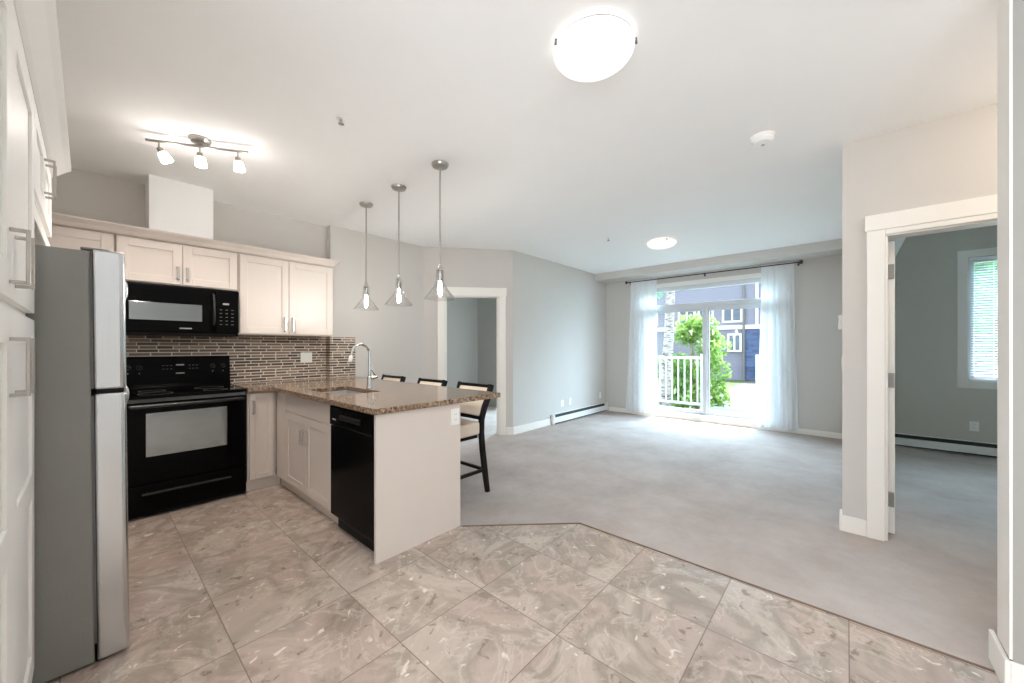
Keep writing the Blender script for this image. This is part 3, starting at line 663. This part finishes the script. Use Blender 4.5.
# sink (undermount)
sk = thing('sink', 'undermount stainless sink set into the granite peninsula', 'sink', ((SX0 + SX1) / 2, (SY0 + SY1) / 2, 0.72))
hx_, hy_ = (SX1 - SX0) / 2 + 0.008, (SY1 - SY0) / 2 + 0.008
t = 0.004
obj('basin', B((-hx_, hx_, -hy_, hy_, 0, t), (-hx_, -hx_ + t, -hy_, hy_, t, 0.1765), (hx_ - t, hx_, -hy_, hy_, t, 0.1765), (-hx_ + t, hx_ - t, -hy_, -hy_ + t, t, 0.1765), (-hx_ + t, hx_ - t, hy_ - t, hy_, t, 0.1765)), M['steelpan'], sk, 0.002)
obj('divider', B((-hx_ + t, hx_ - t, -0.01, 0.01, t, 0.14)), M['steelpan'], sk, 0.004)
for yy in (-0.16, 0.16): obj('drain', lathe([(0, 0.0042), (0.04, 0.0042), (0.04, 0.008), (0.03, 0.006), (0, 0.006)], 24, 0, yy), M['chrome'], sk)
# faucet
fc = thing('faucet', 'chrome gooseneck kitchen faucet standing behind the sink', 'faucet', (1.672, 3.19, CT1))
obj('base', lathe([(0, 0.0003), (0.027, 0.0003), (0.027, 0.008), (0.022, 0.014), (0.021, 0.095), (0.017, 0.102), (0, 0.102)], 24), M['chrome'], fc, 0, True)
pts = [(0, 0, 0.10), (0, 0, 0.20), (0, 0, 0.305)]
for k in range(1, 13):
    a_ = PI * k / 13.0 * 0.98
    pts.append((-0.08 + 0.08 * math.cos(a_), 0, 0.305 + 0.085 * math.sin(a_)))
pts += [(-0.168, 0, 0.27)]
obj('spout', T(pts, 0.0115, 14), M['chrome'], fc, 0, True)
obj('spray_head', T([(-0.164, 0, 0.290), (-0.172, 0, 0.262), (-0.177, 0, 0.238)], [0.014, 0.017, 0.015], 14), M['whiteplastic'], fc, 0, True)
obj('lever', T([(0.021, 0, 0.082), (0.05, 0, 0.092), (0.075, -0.004, 0.094)], [0.012, 0.013, 0.013], 12), M['chrome'], fc, 0, True)
obj('lever_arm', T([(0.02, 0, 0.16), (0.04, 0, 0.13), (0.066, -0.003, 0.100)], 0.006, 10), M['chrome'], fc, 0, True)

# backsplash
bs = thing('backsplash', 'brown and grey strip mosaic tile backsplash behind range and counter', 'backsplash', (0, 0, 0))
obj('tile_field', B((-0.15, 1.8745, 4.611, 4.6195, 0.936, 1.418)), M['mosaic'], bs)
obj('tile_return', B((1.876, 2.182, 4.511, 4.5195, 0.936, 1.418), (1.876, 1.8845, 4.5195, 4.6195, 0.936, 1.418)), M['mosaic'], bs)

# ---------------------------------------------------------------- outlets, switches, thermostat  (local plate faces -y)
def outlet(label, loc, rotz, name='outlet', gang=1, duplex=True):
    w_ = 0.038 + 0.023 * (gang - 1)
    t_ = thing(name, label, 'outlet' if duplex else 'switch', loc, rotz)
    obj('cover_plate', B((-w_, w_, -0.006, -0.0004, -0.058, 0.058)), M['whiteplastic'], t_, 0.002)
    for g_ in range(gang):
        xo = (g_ - (gang - 1) / 2) * 0.046
        if duplex:
            for zo in (-0.02, 0.02):
                s_ = obj('socket', B((xo - 0.015, xo + 0.015, -0.0085, -0.006, zo - 0.014, zo + 0.014)), M['whiteplastic'], t_, 0.002)
                obj('slots', B((xo - 0.007, xo - 0.005, -0.0088, -0.0085, zo - 0.004, zo + 0.006), (xo + 0.005, xo + 0.007, -0.0088, -0.0085, zo - 0.004, zo + 0.006)), M['slot'], s_)
        else:
            obj('rocker', B((xo - 0.016, xo + 0.016, -0.009, -0.006, -0.033, 0.033)), M['whiteplastic'], t_, 0.002)
    return t_
outlet('white outlet plate on the peninsula end panel under the counter edge', (1.748, 2.0995, 0.80), 0)
outlet('white two-gang switch plate on the mosaic backsplash', (1.655, 4.6108, 1.18), 0, 'wall_switch', 2, False)
outlet('white outlet low on the living room wall, first above the heater', (5.46, 3.68, 0.325), 0)
outlet('white outlet low on the living room wall, second above the heater', (5.70, 3.68, 0.335), 0)
outlet('white outlet low on the living room wall nearest the patio curtain', (6.80, 3.68, 0.335), 0)
outlet('white outlet on the bedroom wall below the window', (7.05, -1.148, 0.35), -PI / 2)
outlet('white light switch on the far side of the wall edge beside the bedroom door', (4.25, 0.02, 1.17), PI, 'wall_switch', 1, False)
th_ = thing('thermostat', 'white thermostat on the wall edge left of the bedroom doorway', 'thermostat', (4.25, 0.02, 1.51), PI)
obj('housing', B((-0.045, 0.045, -0.03, -0.0004, -0.06, 0.06)), M['whiteplastic'], th_, 0.006)
obj('screen', B((-0.025, 0.025, -0.0312, -0.03, 0.0, 0.035)), M['gasket'], th_)

# ---------------------------------------------------------------- baseboard heaters (local: x along, front -y)
def heater(label, loc, rotz, L):
    t_ = thing('baseboard_heater', label, 'heater', loc, rotz)
    obj('back_plate', B((0.0, L, -0.008, -0.0004, 0.01, 0.164)), M['heaterdark'], t_)  # plate coloured dark to stand for the shade inside the top slot
    obj('front_cover', extrude_profile(bmesh.new(), [(-0.062, 0.032), (-0.062, 0.118), (-0.057, 0.124), (-0.053, 0.124), (-0.056, 0.116), (-0.056, 0.032)], 0.045, L - 0.045, 'x'), M['heater'], t_)
    obj('hood', extrude_profile(bmesh.new(), [(-0.0004, 0.1735), (-0.016, 0.1735), (-0.024, 0.168), (-0.022, 0.164), (-0.015, 0.1685), (-0.0004, 0.1685)], 0.045, L - 0.045, 'x'), M['heater'], t_)
    obj('fin_element', B((0.05, L - 0.05, -0.052, -0.0085, 0.018, 0.108)), M['heaterdark'], t_)
    for x_ in (0.0, L - 0.044): obj('end_cap', B((x_, x_ + 0.044, -0.066, -0.0085, 0.012, 0.17)), M['heater'], t_, 0.004)
    return t_
heater('long white baseboard heater along the living room wall', (5.11, 3.68, 0.0), 0, 1.90)
heater('white baseboard heater under the bedroom window', (7.05, -0.30, 0.0), -PI / 2, 2.4)

# ---------------------------------------------------------------- bar stools (face -X; origin under the seat centre)
def make_stool(label):
    t_ = thing('bar_stool', label, 'stool', (2.16, 2.61, 0.004), 0, 'bar stools behind the peninsula')
    path = [(0.215, 0.0), (0.185, 0.18), (0.155, 0.38), (0.138, 0.54), (0.142, 0.66), (0.178, 0.76), (0.23, 0.86), (0.262, 0.955)]
    for sy in (-1, 1):
        bm_ = bmesh.new(); rings = []
        for i, (x_, z_) in enumerate(path):
            tt = Vector((path[min(i + 1, 7)][0] - path[max(i - 1, 0)][0], path[min(i + 1, 7)][1] - path[max(i - 1, 0)][1])).normalized(); nn = Vector((tt.y, -tt.x))
            hw = 0.024 if i > 0 else 0.019
            rings.append([bm_.verts.new((x_ + nn.x * a_ * hw, sy * 0.208 + b_ * 0.0165, max(z_ + nn.y * a_ * hw, 0.0) if i else 0.0)) for a_, b_ in ((-1, -1), (1, -1), (1, 1), (-1, 1))])
        for i in range(7):
            for k in range(4): bm_.faces.new((rings[i][k], rings[i][(k + 1) % 4], rings[i + 1][(k + 1) % 4], rings[i + 1][k]))
        bm_.faces.new(rings[0][::-1]); bm_.faces.new(rings[-1])
        obj('leg', bm_, M['wood'], t_, 0.003)
    for sy in (-1, 1):
        obj('leg', extrude_profile(bmesh.new(), [(-0.185, 0.0), (-0.155, 0.0), (-0.150, 0.50), (-0.19, 0.50)], sy * 0.208 - 0.0165, sy * 0.208 + 0.0165, 'y'), M['wood'], t_, 0.003)
    obj('top_rail', B((0.235, 0.272, -0.1905, 0.1905, 0.928, 0.955)), M['wood'], t_, 0.003)
    obj('back_rail', B((0.128, 0.165, -0.1905, 0.1905, 0.655, 0.685)), M['wood'], t_, 0.003)
    bm_ = bmesh.new()
    ps = [(0.15, 0.686), (0.172, 0.76), (0.218, 0.86), (0.250, 0.927)]
    prof_ = [(x_ - 0.016, z_) for x_, z_ in ps] + [(x_ + 0.016, z_) for x_, z_ in ps[::-1]]
    extrude_profile(bm_, prof_, -0.188, 0.188, 'y'); obj('back_cushion', bm_, M['fabric'], t_, 0.006)
    obj('seat', B((-0.21, 0.112, -0.225, 0.225, 0.532, 0.645)), M['fabric'], t_, 0.022, False, 4)
    obj('seat_frame', B((-0.148, 0.112, -0.19, 0.19, 0.498, 0.531)), M['wood'], t_, 0.002)
    for sy in (-1, 1): obj('stretcher', B((-0.153, 0.164, sy * 0.208 - 0.011, sy * 0.208 + 0.011, 0.195, 0.222)), M['wood'], t_, 0.002)
    obj('stretcher', B((0.165, 0.187, -0.191, 0.191, 0.195, 0.222)), M['wood'], t_, 0.002)
    obj('footrest', B((-0.184, -0.158, -0.191, 0.191, 0.22, 0.25)), M['wood'], t_, 0.002)
    return t_
st0 = make_stool('dark wood bar stool with cream back at the near end of the peninsula')
dup(st0, (2.16, 3.27, 0.004), 'middle dark wood bar stool showing its cream back over the counter')
dup(st0, (2.16, 4.03, 0.004), 'farthest dark wood bar stool, behind the faucet near the back wall')

# ---------------------------------------------------------------- pendants
def make_pendant(loc, label):
    t_ = thing('pendant_light', label, 'pendant lamp', loc, 0, 'clear glass pendants over the peninsula')
    obj('canopy', lathe([(0, -0.0003), (0.066, -0.0003), (0.066, -0.008), (0.058, -0.022), (0.02, -0.028), (0, -0.028)], 32), M['nickel'], t_, 0, True)
    obj('rod', T([(0, 0, -0.027), (0, 0, -0.79)], 0.0065, 10), M['nickel'], t_, 0, True)
    obj('socket', lathe([(0, -0.78), (0.011, -0.785), (0.016, -0.82), (0.018, -0.90), (0.016, -0.915), (0, -0.915)], 20), M['chrome'], t_, 0, True)
    prof_ = [(0.0295, -0.825), (0.031, -0.86), (0.031, -0.90), (0.036, -0.935), (0.052, -0.965), (0.082, -1.005), (0.112, -1.042), (0.124, -1.056)]
    pr = prof_ + [(r_ - 0.0028, z_ + 0.001) for r_, z_ in prof_[::-1]]
    obj('glass_shade', lathe(pr, 40, closed=True), M['shade'], t_, 0, True)
    obj('shade_cap', lathe([(0.0065, -0.815), (0.0275, -0.826), (0.0275, -0.832), (0.0065, -0.826)], 24, closed=True), M['nickel'], t_)
    obj('bulb', lathe([(0, -0.916), (0.009, -0.918), (0.011, -0.94), (0.0145, -0.975), (0.013, -1.01), (0.007, -1.03), (0, -1.034)], 20), M['bulb'], t_, 0, True)
    return t_
PEND = [((1.828, 2.375, CZ), 'clear glass cone pendant nearest the camera over the peninsula'),
        ((1.842, 2.985, CZ), 'middle clear glass cone pendant over the peninsula'),
        ((1.845, 3.585, CZ), 'clear glass cone pendant farthest back, nearest the kitchen wall')]
p0 = make_pendant(*PEND[0])
for loc_, lab_ in PEND[1:]: dup(p0, loc_, lab_)

# ---------------------------------------------------------------- flush ceiling lights
def flush(loc, label, mat, r0=0.195, clips=(100, 220, 340)):
    t_ = thing('ceiling_light', label, 'ceiling light', loc)
    obj('mount_pan', lathe([(0, -0.0003), (r0 * 0.80, -0.0003), (r0 * 0.80, -0.022), (0, -0.022)], 40), M['whiteplastic'], t_)
    obj('metal_band', lathe([(r0 * 0.97, -0.022), (r0 * 1.0, -0.022), (r0 * 1.0, -0.027), (r0 * 0.97, -0.027)], 48, closed=True), M['nickel'], t_)
    prof_ = [(r0, -0.028)]
    for k in range(1, 9):
        a_ = PI / 2 * k / 8; prof_.append((r0 * math.cos(a_), -0.028 - 0.075 * math.sin(a_)))
    prof_[-1] = (0, prof_[-1][1])
    obj('glass_bowl', lathe(prof_ + [(0, -0.085), (r0 * 0.9, -0.028)] , 48), mat, t_, 0, True)
    for a_ in clips:
        c_ = Vector((math.cos(R(a_)), math.sin(R(a_))))
        obj('clip', T([(c_.x * (r0 + 0.002), c_.y * (r0 + 0.002), -0.018), (c_.x * (r0 + 0.004), c_.y * (r0 + 0.004), -0.042)], 0.006, 10), M['gasket'], t_)
    return t_
flush((1.585, 0.892, CZ), 'large round lit ceiling light in the foreground', M['lampglass'], 0.188, (147, 294, 40))
flush((5.13, 1.86, CZ), 'small round lit ceiling light near the patio door', M['lampglass2'], 0.185, (100, 220, 340))

# track light
tl = thing('track_light', 'nickel three-head track light on the kitchen ceiling', 'ceiling light', (0.510, 3.325, CZ), math.atan2(-0.316, 0.504))
obj('canopy', lathe([(0, -0.0003), (0.062, -0.0003), (0.062, -0.012), (0.05, -0.026), (0, -0.03)], 32), M['nickel'], tl, 0, True)
obj('stem', T([(0, 0, -0.028), (0, 0, -0.042)], 0.012, 12), M['nickel'], tl)
obj('bar', T([(-0.30, 0, -0.05), (0.29, 0, -0.05)], 0.009, 12), M['nickel'], tl, 0, True)
for hx, tx, ty, mt in ((-0.228, 0.25, -0.45, 'spotglassdim'), (0.0, 0.05, -0.08, 'spotglass'), (0.225, 0.08, -0.1, 'spotglass')):
    nk = obj('swivel', T([(hx, 0, -0.059), (hx, 0, -0.098)], 0.005, 10), M['nickel'], tl)
    hd = lathe([(0, 0), (0.016, 0), (0.018, -0.03), (0, -0.03)], 20)
    gl = lathe([(0.019, -0.028), (0.027, -0.034), (0.034, -0.088), (0.031, -0.088), (0.025, -0.037), (0.019, -0.031)], 24, closed=True)
    bl_ = lathe([(0, -0.034), (0.018, -0.04), (0.024, -0.068), (0.019, -0.08), (0, -0.084)], 16)
    for b__ in (hd, gl, bl_):
        bmesh.ops.rotate(b__, cent=(0, 0, 0), matrix=Matrix.Rotation(ty, 3, 'Y') @ Matrix.Rotation(tx, 3, 'X'), verts=b__.verts)
        bmesh.ops.translate(b__, vec=(hx, 0, -0.096), verts=b__.verts)
    h_ = obj('lamp_head', hd, M['nickel'], tl, 0, True)
    sl_d = bpy.data.lights.new('spot_beam', 'SPOT'); sl_d.energy = 6; sl_d.color = (1, 0.88, 0.80); sl_d.spot_size = R(150); sl_d.spot_blend = 0.8; sl_d.shadow_soft_size = 0.02
    so = bpy.data.objects.new('spot_beam', sl_d); COL.objects.link(so); so.parent = h_; so.location = (hx, 0, -0.205); so.rotation_euler = (0, 0, 0)
    obj('glass_shade', gl, M[mt], h_, 0, True); obj('bulb', bl_, M[mt], h_, 0, True)

# smoke detector, sprinklers
sd = thing('smoke_detector', 'white round smoke detector on the ceiling right of the large light', 'smoke detector', (3.04, 0.425, CZ))
obj('base_ring', lathe([(0, -0.0003), (0.072, -0.0003), (0.072, -0.012), (0, -0.012)], 32), M['whiteplastic'], sd)
obj('cover', lathe([(0.066, -0.0122), (0.066, -0.028), (0.05, -0.046), (0, -0.05)], 32), M['whiteplastic'], sd, 0, True)
obj('test_button', lathe([(0, -0.0502), (0.010, -0.0502), (0.010, -0.053), (0, -0.053)], 16, 0.02, 0), M['nickel'], sd)
def sprinkler(loc, label):
    t_ = thing('fire_sprinkler', label, 'sprinkler', loc, 0, 'ceiling sprinklers')
    obj('escutcheon', lathe([(0, -0.0003), (0.032, -0.0003), (0.03, -0.006), (0.012, -0.01), (0, -0.01)], 24), M['whiteplastic'], t_, 0, True)
    obj('head', T([(0, 0, -0.01), (0, 0, -0.034)], 0.008, 10), M['chrome'], t_)
    obj('deflector', lathe([(0, -0.0342), (0.017, -0.0342), (0.017, -0.037), (0, -0.037)], 16), M['chrome'], t_)
    return t_
s0 = sprinkler((1.05, 2.36, CZ), 'small sprinkler head on the ceiling between track light and large light')
dup(s0, (4.53, 2.33, CZ), 'small sprinkler head on the ceiling left of the far round light')

# ---------------------------------------------------------------- curtain rod and sheers
cr = thing('curtain_rod', 'thin black curtain rod above the patio door', 'curtain rod', (6.93, 1.815, 2.545))
obj('pole', T([(0, -1.30, 0), (0, 1.345, 0)], 0.009, 12), M['rod'], cr, 0, True)
for sy in (-1, 1):
    obj('finial', lathe([(0, -0.03), (0.016, -0.026), (0.024, 0.0), (0.016, 0.026), (0, 0.03)], 16), M['rod'], cr, 0, True, loc=(0, 1.37 if sy > 0 else -1.325, 0))
for yy in (-1.285, 0.0, 1.335):
    obj('bracket', B((0.0092, 0.118, yy - 0.006, yy + 0.006, -0.006, 0.006), (0.106, 0.118, yy - 0.012, yy + 0.012, -0.03, 0.03)), M['rod'], cr, 0.001)
def curtain(label, y0t, y1t, y0b, y1b, folds, seed):
    rnd = random.Random(seed); nu, nv = folds * 10, 24; zt, zb = 2.572, 0.055
    bm_ = bmesh.new(); g_ = []
    ph = [rnd.uniform(-0.5, 0.5) for _ in range(folds + 2)]
    for j in range(nv + 1):
        f_ = j / nv; row = []
        for i in range(nu + 1):
            s_ = i / nu
            y_ = (y0t + (y1t - y0t) * s_) * (1 - f_) + (y0b + (y1b - y0b) * s_) * f_
            amp = 0.008 + 0.024 * min(1, f_ * 1.6) if f_ > 0.12 else 0.008
            k = s_ * folds
            x_ = 6.982 + amp * math.sin(2 * PI * k + ph[int(k)] * f_ * 1.2) + 0.01 * math.sin(3 * f_ + k * 1.3) * f_
            if f_ < 0.05: x_ = 6.982 + 0.008 * math.sin(2 * PI * k)
            y_ += 0.006 * math.sin(2 * PI * k * 0.5 + 4 * f_)
            row.append(bm_.verts.new((x_, y_, zt + (zb - zt) * f_)))
        g_.append(row)
    for j in range(nv):
        for i in range(nu): bm_.faces.new((g_[j][i], g_[j][i + 1], g_[j + 1][i + 1], g_[j + 1][i]))
    t_ = obj('curtain', bm_, M['sheer'], None, 0, True)
    return tag(t_, label, 'curtain', 'sheer white curtains at the patio door')
curtain('white sheer curtain hanging at the left of the patio door', 2.62, 3.12, 2.60, 3.21, 5, 3)
curtain('white sheer curtain hanging at the right of the patio door', 0.58, 0.99, 0.53, 1.05, 5, 5)

# ---------------------------------------------------------------- outdoors
GZ = -0.85
wbox('floor_patio', [(7.25, 8.75, -1.2, 4.0, -0.22, -0.05), (8.75, 9.5, 1.2, 2.25, -0.22, -0.05)], M['deck'])
struct('ground', B((7.25, 40, -20, 30, GZ - 0.2, GZ)), M['lawn'])
pth = obj('path', B((13.0, 27.0, 1.0, 4.6, GZ, GZ + 0.012)), M['concrete']); pth['kind'] = 'structure'
rl = thing('balcony_railing', 'white vertical-bar railing along the outer edge of the patio', 'railing', (8.65, 2.36, -0.05))
ry0, ry1 = -0.05, 1.4
obj('top_rail', B((-0.03, 0.03, ry0, ry1, 1.09, 1.14)), M['vinyl'], rl, 0.004)
obj('bottom_rail', B((-0.02, 0.02, ry0, ry1, 0.10, 0.15)), M['vinyl'], rl, 0.004)
for yy in (ry0 - 0.05, ry1 + 0.05): obj('post', B((-0.045, 0.045, yy - 0.045, yy + 0.045, 0, 1.2)), M['vinyl'], rl, 0.004)
n_b = 11
for i in range(n_b):
    yy = ry0 + (i + 0.5) * (ry1 - ry0) / n_b
    obj('baluster', B((-0.012, 0.012, yy - 0.012, yy + 0.012, 0.15, 1.09)), M['vinyl'], rl)
r2 = thing('balcony_railing', 'white railing post and short return at the right of the patio steps', 'railing', (8.65, 1.27, -0.05))
obj('post', B((-0.045, 0.045, -0.045, 0.045, 0, 1.2)), M['vinyl'], r2, 0.004)
obj('top_rail', B((-0.03, 0.03, -1.4, -0.046, 1.09, 1.14)), M['vinyl'], r2, 0.004)
obj('bottom_rail', B((-0.02, 0.02, -1.4, -0.046, 0.10, 0.15)), M['vinyl'], r2, 0.004)
for i in range(10): obj('baluster', B((-0.012, 0.012, -0.12 - i * 0.13, -0.096 - i * 0.13, 0.15, 1.09)), M['vinyl'], r2)

def leaves(bm_, n, centre, rad, size, rnd, shell=0.45):
    for _ in range(n):
        while True:
            q = Vector((rnd.uniform(-1, 1), rnd.uniform(-1, 1), rnd.uniform(-1, 1)))
            if shell < q.length < 1: break
        p = Vector(centre) + Vector((q.x * rad[0], q.y * rad[1], q.z * rad[2]))
        s_ = size * rnd.uniform(0.7, 1.3)
        rot = Matrix.Rotation(rnd.uniform(0, 2 * PI), 3, 'Z') @ Matrix.Rotation(rnd.uniform(-1.1, 1.1), 3, 'X')
        ps = [rot @ Vector(a_) * s_ + p for a_ in ((0, -0.5, 0), (0.28, -0.1, 0.06), (0.22, 0.3, 0.04), (0, 0.6, 0), (-0.22, 0.3, 0.04), (-0.28, -0.1, 0.06))]
        vv = [bm_.verts.new(a_) for a_ in ps]
        bm_.faces.new((vv[0], vv[1], vv[2], vv[3])); bm_.faces.new((vv[0], vv[3], vv[4], vv[5]))
def shrub(label, loc, blobs, size, seed, mat, name='shrub', cat='bush', stems=5, trunk=None):
    rnd = random.Random(seed); t_ = thing(name, label, cat, loc)
    bm_ = bmesh.new()
    for c_, r_, n in blobs: leaves(bm_, n, c_, r_, size, rnd)
    obj('foliage', bm_, mat, t_)
    if trunk: obj('trunk', T(trunk[0], trunk[1], 12), trunk[2], t_, 0, True)
    for k in range(stems):
        c_ = blobs[k % len(blobs)][0]
        obj('stem', T([(rnd.uniform(-.1, .1), rnd.uniform(-.1, .1), 0), (c_[0] * .6, c_[1] * .6, c_[2] * .5), (c_[0], c_[1], c_[2])], [0.03, 0.022, 0.008], 8), M['bark'], t_)
    return t_
_r = random.Random(4)
BUSH = []
for _ in range(34):                      # many small sprays make an airy, uneven outline
    zz = _r.uniform(0.45, 2.75); w_ = 0.62 * (1 - max(0, zz - 1.7) / 1.9)
    BUSH.append(((_r.uniform(-0.4, 0.4), _r.uniform(-w_, w_) + 0.1, zz), (_r.uniform(.2, .3), _r.uniform(.16, .27), _r.uniform(.22, .36)), 150))
for k in range(14): BUSH.append(((_r.uniform(-0.3, 0.4), _r.uniform(0.15, 0.95), _r.uniform(0.3, 1.9)), (.3, .28, .34), 150))
shrub('bright green leafy bush growing beyond the patio railing', (10.45, 2.80, GZ),
BUSH, 0.10, 11, M['leaf'])
shrub('pale birch tree with white bark at the left of the patio view', (9.5, 3.34, GZ),
      [((0.1, 0.1, 5.2), (0.8, 0.8, 1.0), 400), ((0.0, 0.25, 3.75), (0.5, 0.22, 0.4), 90)], 0.14, 5, M['leafdark'], 'birch_tree', 'tree', 0,
      ([(0, 0.05, 0), (0.02, 0.02, 1.2), (0.05, -0.06, 2.4), (0.05, -0.10, 3.6), (0.1, 0.0, 5.2)], [0.16, 0.135, 0.115, 0.10, 0.06], M['birch']))
shrub('green leafy tree outside the bedroom window', (13.5, -2.6, GZ),
      [((0, 0, 3.0), (1.4, 1.6, 1.4), 1600), ((0, 0.4, 4.6), (1.1, 1.2, 0.9), 700)], 0.2, 21, M['leafdark'], 'leafy_tree', 'tree', 0,
      ([(0, 0, 0), (0.05, 0, 1.2), (0, 0.05, 2.8)], [0.14, 0.11, 0.05], M['bark']))

# neighbouring building
BX = 28.0
bd = thing('neighbour_building', 'lavender sided building with slate brick base opposite the patio', 'building', (BX, 6.0, GZ))
def yb(y): return y - 6.0
def zb_(z): return z - GZ
obj('upper_wall', B((0.0, 6, yb(-16), yb(22), zb_(2.72), zb_(7.2))), M['siding'], bd)
obj('lower_wall', B((0.06, 6, yb(-16), yb(22), 0.0, zb_(2.45))), M['siding'], bd)
obj('brick_base', B((-0.06, 0.05, yb(0.5), yb(4.98), 0.05, zb_(2.40))), M['brick'], bd)
obj('band_trim', B((-0.10, 6, yb(-16), yb(22), zb_(2.46), zb_(2.71))), M['vinyl'], bd)
obj('downpipe', T([(-0.12, yb(4.9), 0.0), (-0.12, yb(4.9), zb_(7.0))], 0.07, 8), M['gasket'], bd)
obj('roof', extrude_profile(bmesh.new(), [(-0.6, zb_(7.21)), (6.6, zb_(7.21)), (3.0, zb_(9.0))], yb(-16.5), yb(22.5), 'y'), M['roofing'], bd)
def hwin(y0, y1, z0, z1, mull=1):
    f_ = obj('window', B((-0.09, -0.005, yb(y0), yb(y1), zb_(z0), zb_(z0 + .12)), (-0.09, -0.005, yb(y0), yb(y1), zb_(z1 - .12), zb_(z1)), (-0.09, -0.005, yb(y0), yb(y0 + .12), zb_(z0 + .12), zb_(z1 - .12)), (-0.09, -0.005, yb(y1 - .12), yb(y1), zb_(z0 + .12), zb_(z1 - .12)),
                         *[(-0.08, -0.02, yb(y0 + (y1 - y0) * (k + 1) / (mull + 1)) - 0.05, yb(y0 + (y1 - y0) * (k + 1) / (mull + 1)) + 0.05, zb_(z0 + .12), zb_(z1 - .12)) for k in range(mull)]), M['vinyl'], bd)
    obj('pane', B((-0.03, -0.021, yb(y0 + .12), yb(y1 - .12), zb_(z0 + .12), zb_(z1 - .12))), M['housewin'], f_)
hwin(7.80, 8.95, 2.85, 3.95); hwin(6.65, 7.65, 2.85, 3.9); hwin(4.98, 6.15, 2.9, 3.95, 1); hwin(5.02, 5.85, 0.98, 2.18, 1); hwin(10.4, 11.6, 2.85, 3.95)
hwin(-4, -2.4, 0.4, 2.0); hwin(-8, -6.4, 0.4, 2.0); hwin(-4, -2.4, 3.4, 4.8); hwin(-8, -6.4, 3.4, 4.8)
obj('corner_board', B((-0.10, -0.005, yb(4.12), yb(4.26), zb_(2.72), zb_(7.1))), M['vinyl'], bd)
